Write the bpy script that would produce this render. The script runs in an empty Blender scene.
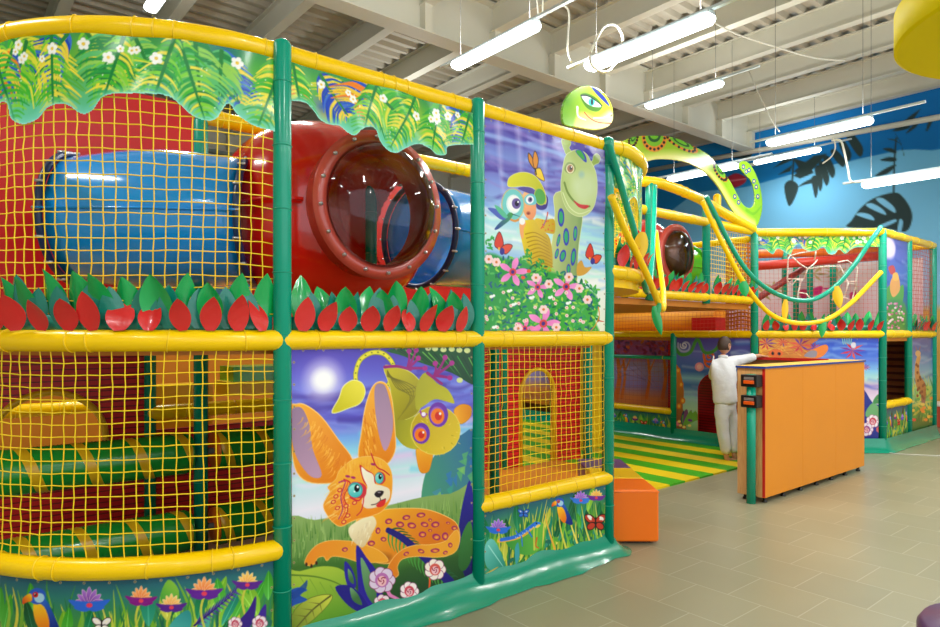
import bpy, bmesh, math, random
import numpy as np
from mathutils import Vector, Matrix

random.seed(7)
sc = bpy.context.scene
COL = sc.collection
PI = math.pi

# ------------------------------------------------------------------ camera
F = 655.0
CX, HY = 470.0, 334.0
HC = 1.6
CS, SN = 0.772, 0.636          # view frame: right = (CS,-SN), forward = (SN,CS)
cam = bpy.data.cameras.new('camera')
cam.sensor_fit = 'HORIZONTAL'
cam.sensor_width = 36.0
cam.lens = F / 940.0 * 36.0
cam.shift_y = (HY - 313.5) / 940.0
cam.clip_end = 200
camo = bpy.data.objects.new('camera', cam)
camo.location = (0, 0, HC)
camo.rotation_euler = (PI / 2, 0, -math.atan2(SN, CS))
COL.objects.link(camo)
sc.camera = camo

def ray(px, py):
    k = (px - CX) / F
    return (CS * k + SN, -SN * k + CS, (HY - py) / F)   # per unit depth
def on_z(px, py, z):
    d = ray(px, py); t = (z - HC) / d[2]
    return (d[0] * t, d[1] * t, z)
def on_y(px, py, y):
    d = ray(px, py); t = y / d[1]
    return (d[0] * t, y, HC + d[2] * t)
def on_x(px, py, x):
    d = ray(px, py); t = x / d[0]
    return (x, d[1] * t, HC + d[2] * t)
def at_depth(px, py, t):
    d = ray(px, py)
    return (d[0] * t, d[1] * t, HC + d[2] * t)
def camxy(X, Y):
    return (CS * X + SN * Y, -SN * X + CS * Y)

# ------------------------------------------------------------------ colour + materials
def lin(c):
    out = []
    for v in c[:3]:
        v = v / 255.0
        out.append(v / 12.92 if v <= 0.04045 else ((v + 0.055) / 1.055) ** 2.4)
    return tuple(out)

def mat(name, rgb, rough=0.4, metal=0.0, spec=0.5, noise=0.0, scale=8.0, bump=0.0, coat=0.0):
    m = bpy.data.materials.new(name); m.use_nodes = True
    nt = m.node_tree; b = nt.nodes['Principled BSDF']
    c = lin(rgb)
    b.inputs['Base Color'].default_value = (*c, 1)
    b.inputs['Roughness'].default_value = rough
    b.inputs['Metallic'].default_value = metal
    b.inputs['Specular IOR Level'].default_value = spec
    b.inputs['Coat Weight'].default_value = coat
    b.inputs['Coat Roughness'].default_value = 0.08
    if noise or bump:
        tc = nt.nodes.new('ShaderNodeTexCoord')
        n = nt.nodes.new('ShaderNodeTexNoise'); n.inputs['Scale'].default_value = scale
        n.inputs['Detail'].default_value = 4
        nt.links.new(tc.outputs['Object'], n.inputs['Vector'])
        if noise:
            mx = nt.nodes.new('ShaderNodeMix'); mx.data_type = 'RGBA'
            mx.inputs[6].default_value = (*[v * (1 - noise) for v in c], 1)
            mx.inputs[7].default_value = (*[min(1, v * (1 + noise)) for v in c], 1)
            nt.links.new(n.outputs['Fac'], mx.inputs[0])
            nt.links.new(mx.outputs[2], b.inputs['Base Color'])
        if bump:
            bp = nt.nodes.new('ShaderNodeBump'); bp.inputs['Strength'].default_value = bump
            bp.inputs['Distance'].default_value = 0.02
            nt.links.new(n.outputs['Fac'], bp.inputs['Height'])
            nt.links.new(bp.outputs['Normal'], b.inputs['Normal'])
    return m

def emit(name, rgb, s):
    m = bpy.data.materials.new(name); m.use_nodes = True
    nt = m.node_tree; nt.nodes.clear()
    o = nt.nodes.new('ShaderNodeOutputMaterial'); e = nt.nodes.new('ShaderNodeEmission')
    e.inputs[0].default_value = (*lin(rgb), 1); e.inputs[1].default_value = s
    nt.links.new(e.outputs[0], o.inputs[0]); return m

def printmat(name, rough=0.3, spec=0.5, bump=0.0):
    m = bpy.data.materials.new(name); m.use_nodes = True
    nt = m.node_tree; b = nt.nodes['Principled BSDF']
    a = nt.nodes.new('ShaderNodeVertexColor'); a.layer_name = 'Col'
    nt.links.new(a.outputs['Color'], b.inputs['Base Color'])
    b.inputs['Roughness'].default_value = rough
    b.inputs['Specular IOR Level'].default_value = spec
    if bump:
        tc = nt.nodes.new('ShaderNodeTexCoord')
        n = nt.nodes.new('ShaderNodeTexNoise'); n.inputs['Scale'].default_value = 3.0
        nt.links.new(tc.outputs['Object'], n.inputs['Vector'])
        bp = nt.nodes.new('ShaderNodeBump'); bp.inputs['Strength'].default_value = bump
        bp.inputs['Distance'].default_value = 0.03
        nt.links.new(n.outputs['Fac'], bp.inputs['Height'])
        nt.links.new(bp.outputs['Normal'], b.inputs['Normal'])
    return m

M = dict(
    yellow=mat('yellow_vinyl', (255, 206, 0), 0.26, spec=.35, coat=0.08, noise=0.05, scale=5, bump=0.12),
    tie=mat('yellow_tie', (255, 214, 20), 0.35),
    green=mat('teal_vinyl', (0, 152, 122), 0.24, spec=.4, coat=0.12, noise=0.05, scale=6),
    greentie=mat('teal_tie', (10, 160, 128), 0.4),
    skirt=mat('teal_skirt_vinyl', (0, 144, 112), 0.22, coat=0.3, noise=0.06, scale=3, bump=0.35),
    net=mat('yellow_cord', (255, 218, 20), 0.55),
    rednet=mat('red_cord', (186, 60, 40), 0.6),
    white=mat('white_rope', (236, 232, 220), 0.7),
    red=mat('red_plastic', (204, 22, 12), 0.16, coat=0.4, noise=0.04, scale=2),
    redv=mat('red_vinyl', (190, 20, 20), 0.35, spec=.3, noise=0.12, scale=3, bump=0.4),
    redrim=mat('red_rim_plastic', (190, 74, 60), 0.2, coat=0.3),
    blue=mat('blue_plastic', (20, 150, 240), 0.15, coat=0.5, noise=0.03, scale=2),
    navy=mat('navy_rim', (16, 44, 92), 0.35),
    bolt=mat('steel_bolt', (200, 200, 205), 0.3, metal=0.8),
    lgreen=mat('light_green_vinyl', (14, 168, 84), 0.2, coat=0.4, bump=0.2, scale=14),
    teal=mat('dark_teal_vinyl', (0, 122, 104), 0.25, coat=0.3, bump=0.2, scale=14),
    petal=mat('red_petal_vinyl', (210, 34, 34), 0.25, coat=0.3, bump=0.2, scale=14),
    roller=mat('roller_green', (24, 150, 50), 0.25, coat=0.2),
    rolleryel=mat('roller_yellow', (232, 182, 24), 0.3),
    orange=mat('orange_vinyl', (252, 118, 6), 0.35, noise=0.04, scale=4, bump=0.1),
    pyellow=mat('pouf_yellow_vinyl', (238, 196, 20), 0.35),
    purple=mat('purple_vinyl', (92, 62, 108), 0.35),
    orangeboard=mat('orange_laminate', (226, 138, 22), 0.4, noise=0.04, scale=2),
    counteryel=mat('yellow_laminate', (238, 190, 60), 0.35),
    bluetrim=mat('blue_edge', (20, 60, 150), 0.4),
    redtrim=mat('red_edge', (200, 24, 18), 0.4),
    brown=mat('brown_board', (140, 96, 52), 0.5, noise=0.1, scale=5),
    black=mat('black_plastic', (22, 20, 20), 0.35),
    orangep=mat('orange_plastic', (236, 92, 14), 0.35),
    duct=mat('white_paint', (208, 206, 190), 0.55, noise=0.04, scale=1.5),
    cable=mat('grey_cable', (206, 204, 190), 0.5),
    wire=mat('steel_wire', (104, 104, 100), 0.5),
    housing=mat('lamp_housing', (196, 210, 214), 0.4),
    lamp=emit('lamp_glow', (245, 255, 252), 9.0),
    disc=mat('yellow_board', (240, 218, 0), 0.6, spec=.1),
    slide=mat('green_plastic', (60, 172, 24), 0.2, coat=0.3),
    deckbrown=mat('deck_orange', (196, 120, 24), 0.5, noise=0.1, scale=6),
    sand=mat('sand_paint', (224, 172, 78), 0.7),
    skin=mat('skin', (206, 150, 118), 0.5),
    hair=mat('brown_hair', (66, 46, 32), 0.6, noise=0.3, scale=60),
    cloth=mat('white_cotton', (226, 228, 230), 0.85, noise=0.05, scale=14, bump=0.5),
    print=printmat('printed_vinyl', 0.22, 0.35, 0.25),
    board=printmat('printed_board', 0.18, 0.6),
    wallpaint=printmat('wall_mural_paint', 0.75, 0.2),
)

# wood laminate
def wood():
    m = mat('beech_laminate', (214, 160, 96), 0.45)
    nt = m.node_tree; b = nt.nodes['Principled BSDF']
    tc = nt.nodes.new('ShaderNodeTexCoord'); mp = nt.nodes.new('ShaderNodeMapping')
    mp.inputs['Scale'].default_value = (14, 14, 1.2)
    n = nt.nodes.new('ShaderNodeTexNoise'); n.inputs['Scale'].default_value = 6
    n.inputs['Detail'].default_value = 6
    r = nt.nodes.new('ShaderNodeValToRGB')
    r.color_ramp.elements[0].color = (*lin((196, 140, 82)), 1); r.color_ramp.elements[0].position = 0.3
    r.color_ramp.elements[1].color = (*lin((224, 174, 112)), 1); r.color_ramp.elements[1].position = 0.7
    nt.links.new(tc.outputs['Object'], mp.inputs[0]); nt.links.new(mp.outputs[0], n.inputs[0])
    nt.links.new(n.outputs['Fac'], r.inputs[0]); nt.links.new(r.outputs[0], b.inputs['Base Color'])
    return m
M['wood'] = wood()

def glass(name, rgb, alpha=0.25):
    m = bpy.data.materials.new(name); m.use_nodes = True
    nt = m.node_tree; nt.nodes.clear()
    o = nt.nodes.new('ShaderNodeOutputMaterial'); t = nt.nodes.new('ShaderNodeBsdfTransparent')
    t.inputs[0].default_value = (*lin(rgb), 1)
    g = nt.nodes.new('ShaderNodeBsdfGlossy'); g.inputs['Roughness'].default_value = 0.05
    fr = nt.nodes.new('ShaderNodeFresnel'); fr.inputs[0].default_value = 1.5
    mx = nt.nodes.new('ShaderNodeMixShader')
    nt.links.new(fr.outputs[0], mx.inputs[0]); nt.links.new(t.outputs[0], mx.inputs[1])
    nt.links.new(g.outputs[0], mx.inputs[2]); nt.links.new(mx.outputs[0], o.inputs[0])
    return m
M['dome'] = glass('clear_dome', (236, 216, 212))

def floor_mat():
    m = bpy.data.materials.new('floor_tiles'); m.use_nodes = True
    nt = m.node_tree; b = nt.nodes['Principled BSDF']
    tc = nt.nodes.new('ShaderNodeTexCoord'); mp = nt.nodes.new('ShaderNodeMapping')
    mp.inputs['Rotation'].default_value = (0, 0, PI / 2)
    br = nt.nodes.new('ShaderNodeTexBrick')
    br.offset = 0.5
    br.inputs['Scale'].default_value = 1.0
    br.inputs['Brick Width'].default_value = 0.42
    br.inputs['Row Height'].default_value = 0.42
    br.inputs['Mortar Size'].default_value = 0.004
    br.inputs['Mortar Smooth'].default_value = 0.3
    br.inputs['Bias'].default_value = -0.2
    br.inputs['Color1'].default_value = (*lin((150, 146, 118)), 1)
    br.inputs['Color2'].default_value = (*lin((158, 152, 122)), 1)
    br.inputs['Mortar'].default_value = (*lin((178, 174, 150)), 1)
    n = nt.nodes.new('ShaderNodeTexNoise'); n.inputs['Scale'].default_value = 2.2; n.inputs['Detail'].default_value = 6
    mx = nt.nodes.new('ShaderNodeMix'); mx.data_type = 'RGBA'; mx.blend_type = 'MULTIPLY'
    mx.inputs[0].default_value = 0.35
    r = nt.nodes.new('ShaderNodeValToRGB')
    r.color_ramp.elements[0].color = (0.7, 0.72, 0.66, 1); r.color_ramp.elements[1].color = (1, 1, 1, 1)
    nt.links.new(tc.outputs['Object'], mp.inputs[0]); nt.links.new(mp.outputs[0], br.inputs['Vector'])
    nt.links.new(tc.outputs['Object'], n.inputs[0]); nt.links.new(n.outputs['Fac'], r.inputs[0])
    nt.links.new(br.outputs['Color'], mx.inputs[6]); nt.links.new(r.outputs[0], mx.inputs[7])
    nt.links.new(mx.outputs[2], b.inputs['Base Color'])
    b.inputs['Roughness'].default_value = 0.32
    b.inputs['Specular IOR Level'].default_value = 0.4
    return m
M['floor'] = floor_mat()

def stripes(name, axis, period, c1, c2, rough=0.6, thin=0.5, bumpy=0.0):
    """two colours alternating along an axis of the object's own coordinates"""
    m = mat(name, c1, rough); nt = m.node_tree; b = nt.nodes['Principled BSDF']
    tc = nt.nodes.new('ShaderNodeTexCoord'); sx = nt.nodes.new('ShaderNodeSeparateXYZ')
    nt.links.new(tc.outputs['Object'], sx.inputs[0])
    d = nt.nodes.new('ShaderNodeMath'); d.operation = 'DIVIDE'; d.inputs[1].default_value = period
    fr = nt.nodes.new('ShaderNodeMath'); fr.operation = 'FRACT'
    gt = nt.nodes.new('ShaderNodeMath'); gt.operation = 'GREATER_THAN'; gt.inputs[1].default_value = thin
    nt.links.new(sx.outputs[axis], d.inputs[0]); nt.links.new(d.outputs[0], fr.inputs[0]); nt.links.new(fr.outputs[0], gt.inputs[0])
    mx = nt.nodes.new('ShaderNodeMix'); mx.data_type = 'RGBA'
    mx.inputs[6].default_value = (*lin(c1), 1); mx.inputs[7].default_value = (*lin(c2), 1)
    nt.links.new(gt.outputs[0], mx.inputs[0]); nt.links.new(mx.outputs[2], b.inputs['Base Color'])
    return m
M['redslat'] = stripes('red_slats', 2, 0.042, (216, 28, 30), (116, 12, 14), 0.4, 0.82)

# ------------------------------------------------------------------ mesh builder
class MB:
    def __init__(s): s.v = []; s.f = []; s.m = []; s.sm = []
    def add(s, vs, fs, mi=0, smooth=False):
        b = len(s.v); s.v += [tuple(p) for p in vs]
        for f in fs:
            s.f.append([b + i for i in f]); s.m.append(mi); s.sm.append(smooth)
        return s
    def box(s, a, b, mi=0):
        x0, y0, z0 = a; x1, y1, z1 = b
        vs = [(x0, y0, z0), (x1, y0, z0), (x1, y1, z0), (x0, y1, z0), (x0, y0, z1), (x1, y0, z1), (x1, y1, z1), (x0, y1, z1)]
        return s.add(vs, [(0, 3, 2, 1), (4, 5, 6, 7), (0, 1, 5, 4), (1, 2, 6, 5), (2, 3, 7, 6), (3, 0, 4, 7)], mi)
    def prism(s, poly, z0, z1, mi=0):
        n = len(poly)
        vs = [(p[0], p[1], z0) for p in poly] + [(p[0], p[1], z1) for p in poly]
        fs = [tuple(range(n))[::-1], tuple(range(n, 2 * n))] + [(i, (i + 1) % n, n + (i + 1) % n, n + i) for i in range(n)]
        return s.add(vs, fs, mi)
    def tube(s, pts, r, n=12, mi=0, closed=False, caps=True, smooth=True):
        P = [Vector(p) for p in pts]; N = len(P)
        rr = r if isinstance(r, (list, tuple)) else [r] * N
        T = []
        for i in range(N):
            if closed: t = P[(i + 1) % N] - P[i - 1]
            else: t = P[min(i + 1, N - 1)] - P[max(i - 1, 0)]
            T.append(t.normalized())
        up = Vector((0, 0, 1)) if abs(T[0].z) < 0.9 else Vector((1, 0, 0))
        u = T[0].cross(up).normalized()
        vs = []
        for i in range(N):
            if i: u = (u - T[i] * u.dot(T[i])).normalized()
            w = T[i].cross(u)
            for k in range(n):
                a = 2 * PI * k / n
                vs.append(P[i] + (u * math.cos(a) + w * math.sin(a)) * rr[i])
        fs = []
        L = N if closed else N - 1
        for i in range(L):
            j = (i + 1) % N
            for k in range(n):
                l = (k + 1) % n
                fs.append((i * n + k, i * n + l, j * n + l, j * n + k))
        s.add(vs, fs, mi, smooth)
        if caps and not closed:
            b = len(s.v) - N * n
            s.f.append([b + k for k in range(n)][::-1]); s.m.append(mi); s.sm.append(False)
            s.f.append([b + (N - 1) * n + k for k in range(n)]); s.m.append(mi); s.sm.append(False)
        return s
    def round_tube(s, pts, r, n=14, mi=0):
        """tube whose two ends are rounded"""
        P = [Vector(p) for p in pts]
        d0 = (P[0] - P[1]).normalized(); d1 = (P[-1] - P[-2]).normalized()
        a = [(0.0, .94), (.35, .72), (.55, .4), (.62, .05)]
        pre = [P[0] + d0 * r * q[0] for q in a[::-1]]; rp = [r * q[1] for q in a[::-1]]
        post = [P[-1] + d1 * r * q[0] for q in a]; rq = [r * q[1] for q in a]
        mid = P[1:-1] if len(P) > 2 else []
        i0 = P[0] - d0 * r * .25; i1 = P[-1] - d1 * r * .25
        return s.tube(pre + [i0] + mid + [i1] + post, rp + [r] * (len(mid) + 2) + rq, n, mi)
    def lathe(s, prof, o, axis=(0, 0, 1), n=24, mi=0, smooth=True):
        ax = Vector(axis).normalized()
        up = Vector((0, 0, 1)) if abs(ax.z) < 0.9 else Vector((1, 0, 0))
        u = ax.cross(up).normalized(); w = ax.cross(u); o = Vector(o)
        vs = []
        for r, h in prof:
            for k in range(n):
                a = 2 * PI * k / n
                vs.append(o + ax * h + (u * math.cos(a) + w * math.sin(a)) * r)
        fs = []
        for i in range(len(prof) - 1):
            for k in range(n):
                l = (k + 1) % n
                fs.append((i * n + k, i * n + l, (i + 1) * n + l, (i + 1) * n + k))
        if prof[0][0] > 1e-6: fs.append(tuple(range(n))[::-1])
        if prof[-1][0] > 1e-6: fs.append(tuple((len(prof) - 1) * n + k for k in range(n)))
        return s.add(vs, fs, mi, smooth)
    def build(s, name, mats, parent=None, bevel=0.0, seg=2):
        me = bpy.data.meshes.new(name)
        off = Vector(parent_loc(parent)) if parent else Vector((0, 0, 0))
        me.from_pydata([tuple(Vector(p) - off) for p in s.v], [], s.f)
        mats = mats if isinstance(mats, (list, tuple)) else [mats]
        for m in mats: me.materials.append(m)
        me.polygons.foreach_set('material_index', s.m)
        me.polygons.foreach_set('use_smooth', s.sm)
        me.update()
        bm = bmesh.new(); bm.from_mesh(me)
        bmesh.ops.recalc_face_normals(bm, faces=bm.faces)
        bm.to_mesh(me); bm.free()
        o = bpy.data.objects.new(name, me); COL.objects.link(o)
        if parent: o.parent = parent
        if bevel:
            bv = o.modifiers.new('bevel', 'BEVEL'); bv.width = bevel; bv.segments = seg; bv.limit_method = 'ANGLE'
            for p in me.polygons: p.use_smooth = True
            bv.harden_normals = True
        return o

def parent_loc(p):
    v = Vector((0, 0, 0))
    while p is not None: v += Vector(p.location); p = p.parent
    return v
def tag(o, label, cat, group=None, kind=None):
    o['label'] = label; o['category'] = cat
    if group: o['group'] = group
    if kind: o['kind'] = kind
    return o
def thing(name, label, cat, loc=(0, 0, 0), group=None):
    o = bpy.data.objects.new(name, None); o.location = loc; o.empty_display_size = 0.1
    COL.objects.link(o); return tag(o, label, cat, group)
def structure(o): o['kind'] = 'structure'; return o

# vertical surfaces a sheet can hang on: pt(s, z) and the inverse from a pixel
class Flat:
    def __init__(s, a, b):
        s.a = Vector((a[0], a[1])); d = Vector((b[0], b[1])) - s.a; s.L = d.length; s.d = d / s.L
        s.n = Vector((s.d.y, -s.d.x))      # towards the camera side
    def pt(s, t, z, off=0.0):
        p = s.a + s.d * t + s.n * off; return (p.x, p.y, z)
    def inv(s, px, py):
        r = ray(px, py)
        k = s.a.dot(s.n) / (r[0] * s.n.x + r[1] * s.n.y)
        q = Vector((r[0] * k, r[1] * k)) - s.a
        return q.dot(s.d), HC + r[2] * k
class Arc:
    """quarter circle starting at a (tangent +-x), t measured from a; side -1 turns left/back, +1 turns right/back"""
    def __init__(s, a, R, side):
        s.c = Vector((a[0], a[1] + R)); s.R = R; s.side = side; s.L = R * PI / 2
    def pt(s, t, z, off=0.0):
        a = t / s.R; r = s.R + off
        return (s.c.x + s.side * r * math.sin(a), s.c.y - r * math.cos(a), z)
    def inv(s, px, py):
        r = ray(px, py); d = Vector((r[0], r[1]))
        A = d.dot(d); B = -2 * d.dot(s.c); C = s.c.dot(s.c) - s.R ** 2
        q = B * B - 4 * A * C
        k = (-B - math.sqrt(max(q, 0))) / (2 * A)
        p = d * k - s.c
        return math.atan2(s.side * p.x, -p.y) * s.R, HC + r[2] * k
# ------------------------------------------------------------------ painter for the printed sheets
class Canvas:
    """paints flat colour art onto a sheet; points come in photo pixels (zoomed) or in sheet metres"""
    def __init__(s, surf, s0, s1, z0, z1, res):
        s.surf = surf; s.s0, s.s1, s.z0, s.z1, s.res = s0, s1, z0, z1, res
        s.W = max(2, int(round((s1 - s0) / res)) + 1); s.H = max(2, int(round((z1 - z0) / res)) + 1)
        s.img = np.ones((s.H, s.W, 3)); s.alpha = np.ones((s.H, s.W))
        s.metre = True; s.zo = (0, 0, 1)
        yy, xx = np.mgrid[0:s.H, 0:s.W]; s.yy = yy.astype(float); s.xx = xx.astype(float)
    def zoom(s, x0=0, y0=0, k=1): s.metre = False; s.zo = (x0, y0, k); return s
    def metres(s): s.metre = True; return s
    def tr(s, p):
        if s.metre: a, z = p
        else: a, z = s.surf.inv(s.zo[0] + p[0] / s.zo[2], s.zo[1] + p[1] / s.zo[2])
        return ((a - s.s0) / s.res, (s.z1 - z) / s.res)
    def unit(s, p):
        """canvas pixels per input unit near p"""
        if s.metre: return 1.0 / s.res
        a = s.tr(p); b = s.tr((p[0] + 1, p[1])); c = s.tr((p[0], p[1] + 1))
        return math.sqrt(max(1e-9, math.hypot(b[0] - a[0], b[1] - a[1]) * math.hypot(c[0] - a[0], c[1] - a[1])))
    def blend(s, y0, y1, x0, x1, cov, col, op=1.0):
        cov = (cov * op)[..., None]
        s.img[y0:y1, x0:x1] = s.img[y0:y1, x0:x1] * (1 - cov) + col * cov
    def colour(s, col, y0, y1, x0, x1):
        # a colour, or (c1, p1, c2, p2) for a linear blend between two points
        if isinstance(col[0], (tuple, list)):
            c1, p1, c2, p2 = col
            a = np.array(s.tr(p1)); b = np.array(s.tr(p2)); d = b - a
            t = ((s.xx[y0:y1, x0:x1] - a[0]) * d[0] + (s.yy[y0:y1, x0:x1] - a[1]) * d[1]) / max(1e-9, d.dot(d))
            t = np.clip(t, 0, 1)[..., None]
            return (np.array(c1[:3]) * (1 - t) + np.array(c2[:3]) * t) / 255.0
        return np.array(col[:3]) / 255.0
    def box(s, q, pad):
        x0 = max(0, int(math.floor(q[:, 0].min() - pad))); x1 = min(s.W, int(math.ceil(q[:, 0].max() + pad)) + 1)
        y0 = max(0, int(math.floor(q[:, 1].min() - pad))); y1 = min(s.H, int(math.ceil(q[:, 1].max() + pad)) + 1)
        return y0, y1, x0, x1
    def sdf(s, q, y0, y1, x0, x1):
        X = s.xx[y0:y1, x0:x1]; Y = s.yy[y0:y1, x0:x1]
        d2 = np.full(X.shape, 1e18); ins = np.zeros(X.shape, bool); n = len(q)
        for i in range(n):
            ax, ay = q[i]; bx, by = q[(i + 1) % n]
            ex, ey = bx - ax, by - ay
            wx, wy = X - ax, Y - ay
            t = np.clip((wx * ex + wy * ey) / max(1e-12, ex * ex + ey * ey), 0, 1)
            dx = wx - t * ex; dy = wy - t * ey
            d2 = np.minimum(d2, dx * dx + dy * dy)
            if ay != by:
                c = ((ay > Y) != (by > Y)) & (X < (bx - ax) * (Y - ay) / (by - ay) + ax)
                ins ^= c
        d = np.sqrt(d2); return np.where(ins, -d, d)
    @staticmethod
    def curve(q, closed=True, k=4):
        q = np.array(q, float); n = len(q); out = []
        rng = range(n) if closed else range(n - 1)
        for i in rng:
            if closed: p0, p1, p2, p3 = q[i - 1], q[i], q[(i + 1) % n], q[(i + 2) % n]
            else: p0, p1, p2, p3 = q[max(i - 1, 0)], q[i], q[i + 1], q[min(i + 2, n - 1)]
            for j in range(k):
                t = j / k
                out.append(.5 * ((2 * p1) + (-p0 + p2) * t + (2 * p0 - 5 * p1 + 4 * p2 - p3) * t * t + (-p0 + 3 * p1 - 3 * p2 + p3) * t ** 3))
        if not closed: out.append(q[-1])
        return np.array(out)
    def poly(s, pts, col, smooth=True, soft=1.0, op=1.0, edge=None):
        q = np.array([s.tr(p) for p in pts])
        if smooth: q = s.curve(q)
        y0, y1, x0, x1 = s.box(q, soft + 2)
        if y1 <= y0 or x1 <= x0: return
        d = s.sdf(q, y0, y1, x0, x1)
        if edge:
            w = edge[1] * s.unit(pts[0])
            s.blend(y0, y1, x0, x1, np.clip((w - d) + .5, 0, 1), np.array(edge[0]) / 255.0, op)
        s.blend(y0, y1, x0, x1, np.clip(.5 - d / soft, 0, 1), s.colour(col, y0, y1, x0, x1), op)
    def ell(s, c, rx, ry, col, rot=0.0, soft=1.0, op=1.0, edge=None, n=20):
        ca, sa = math.cos(rot), math.sin(rot)
        pts = []
        for k in range(n):
            a = 2 * PI * k / n; x, y = rx * math.cos(a), ry * math.sin(a)
            pts.append((c[0] + x * ca - y * sa, c[1] + x * sa + y * ca))
        s.poly(pts, col, False, soft, op, edge)
    def glow(s, c, r, col, op=1.0, p=2.0):
        q = np.array(s.tr(c)); R = r * s.unit(c)
        d = np.hypot(s.xx - q[0], s.yy - q[1]) / R
        cov = np.clip(1 - d, 0, 1) ** p * op
        s.blend(0, s.H, 0, s.W, cov, np.array(col) / 255.0)
    def line(s, pts, w, col, taper=None, smooth=True, op=1.0, soft=1.0):
        q = np.array([s.tr(p) for p in pts]); u = s.unit(pts[len(pts) // 2])
        if smooth and len(q) > 2: q = s.curve(q, False, 5)
        w0 = w * u / 2; w1 = (taper if taper is not None else w) * u / 2
        n = len(q)
        y0, y1, x0, x1 = s.box(q, max(w0, w1) + 2)
        if y1 <= y0 or x1 <= x0: return
        X = s.xx[y0:y1, x0:x1]; Y = s.yy[y0:y1, x0:x1]
        cov = np.zeros(X.shape)
        for i in range(n - 1):
            ax, ay = q[i]; ex, ey = q[i + 1] - q[i]
            t = np.clip(((X - ax) * ex + (Y - ay) * ey) / max(1e-12, ex * ex + ey * ey), 0, 1)
            d = np.hypot(X - ax - t * ex, Y - ay - t * ey)
            ww = w0 + (w1 - w0) * ((i + t) / (n - 1))
            cov = np.maximum(cov, np.clip((ww - d) / soft + .5, 0, 1) * np.clip(2 * ww, 0, 1))
        s.blend(y0, y1, x0, x1, cov, s.colour(col, y0, y1, x0, x1), op)
    def vgrad(s, stops):
        """stops: list of (z metres, colour)"""
        z = s.z1 - np.arange(s.H) * s.res
        st = sorted(stops)
        zs = [a[0] for a in st]
        g = np.stack([np.interp(z, zs, [a[1][k] / 255.0 for a in st]) for k in range(3)], -1)
        s.img[:] = g[:, None, :]
    def streaks(s, n, z0, z1, cols, rng, h=(.01, .04), op=.5):
        m, s.metre = s.metre, True
        for _ in range(n):
            z = rng.uniform(z0, z1); a = rng.uniform(s.s0 - .3, s.s1); L = rng.uniform(.3, 1.0); hh = rng.uniform(*h)
            b = rng.uniform(-.04, .04)
            pts = [(a + L * i / 6, z + b * math.sin(i * .9) + rng.uniform(-.006, .006)) for i in range(7)]
            s.line(pts, hh, rng.choice(cols), hh * .3, op=op, soft=6)
        s.metre = m
    def keep(s, pts, smooth=True, inside=True):
        """cut the sheet along an outline"""
        q = np.array([s.tr(p) for p in pts])
        if smooth: q = s.curve(q)
        d = s.sdf(q, 0, s.H, 0, s.W)
        m = d < 0
        s.alpha *= m if inside else ~m
    def sheet(s, name, material, parent=None, off=0.0, thick=0.0, ripple=0.0, seed=0):
        H, W = s.H, s.W
        A = s.alpha > .5
        fm = A[:-1, :-1] | A[1:, :-1] | A[:-1, 1:] | A[1:, 1:]
        if s.alpha.min() > .5: fm[:] = True
        else: fm = A[:-1, :-1] & A[1:, :-1] & A[:-1, 1:] & A[1:, 1:]
        t = s.s0 + np.arange(W) * s.res; z = s.z1 - np.arange(H) * s.res
        po = np.array([s.surf.pt(float(a), 0.0, off) for a in t]); pn = np.array([s.surf.pt(float(a), 0.0, off + 1.0) for a in t]) - po
        T, Z = np.meshgrid(t, z)
        co = np.zeros((H, W, 3)); co[..., 0] = po[None, :, 0]; co[..., 1] = po[None, :, 1]; co[..., 2] = Z
        if ripple:
            rp = ripple * (np.sin(T * 9 + seed) * np.cos(Z * 7 + seed * 2) + .6 * np.sin(T * 17 + Z * 11 + seed))
            co[..., :2] += pn[None, :, :2] * rp[..., None]
        if parent:
            co -= np.array(parent_loc(parent))
        idx = np.arange(H * W).reshape(H, W)
        f = np.stack([idx[:-1, :-1], idx[1:, :-1], idx[1:, 1:], idx[:-1, 1:]], -1)[fm]
        used = np.zeros(H * W, bool); used[f.ravel()] = True
        remap = np.cumsum(used) - 1
        f = remap[f]; v = co.reshape(-1, 3)[used]
        c = np.clip(s.img.reshape(-1, 3)[used], 0, 1)
        c = np.where(c <= .04045, c / 12.92, ((c + .055) / 1.055) ** 2.4)
        me = bpy.data.meshes.new(name)
        me.vertices.add(len(v)); me.vertices.foreach_set('co', v.astype(np.float32).ravel())
        nf = len(f)
        me.loops.add(nf * 4); me.loops.foreach_set('vertex_index', f.astype(np.int32).ravel())
        me.polygons.add(nf); me.polygons.foreach_set('loop_start', (np.arange(nf) * 4).astype(np.int32))
        me.polygons.foreach_set('use_smooth', np.ones(nf, bool))
        me.update(calc_edges=True); me.validate()
        ca = me.color_attributes.new('Col', 'FLOAT_COLOR', 'POINT')
        ca.data.foreach_set('color', np.concatenate([c, np.ones((len(c), 1))], 1).astype(np.float32).ravel())
        me.materials.append(material)
        o = bpy.data.objects.new(name, me); COL.objects.link(o)
        if parent: o.parent = parent
        if thick:
            so = o.modifiers.new('thickness', 'SOLIDIFY'); so.thickness = thick; so.offset = 0
        return o

# --- reusable bits of artwork -------------------------------------------------
def eyelets(cv, rng=None, step=.11):
    m, cv.metre = cv.metre, True
    for z in np.arange(cv.z0 + .05, cv.z1 - .02, step):
        for a in (cv.s0 + .012, cv.s1 - .012):
            cv.ell((a, z), .006, .006, (190, 170, 120)); cv.ell((a, z), .0025, .0025, (60, 40, 30))
    for a in np.arange(cv.s0 + .06, cv.s1 - .02, step):
        for z in (cv.z0 + .012, cv.z1 - .012):
            cv.ell((a, z), .006, .006, (200, 180, 140)); cv.ell((a, z), .0025, .0025, (60, 40, 30))
    cv.metre = m

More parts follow.
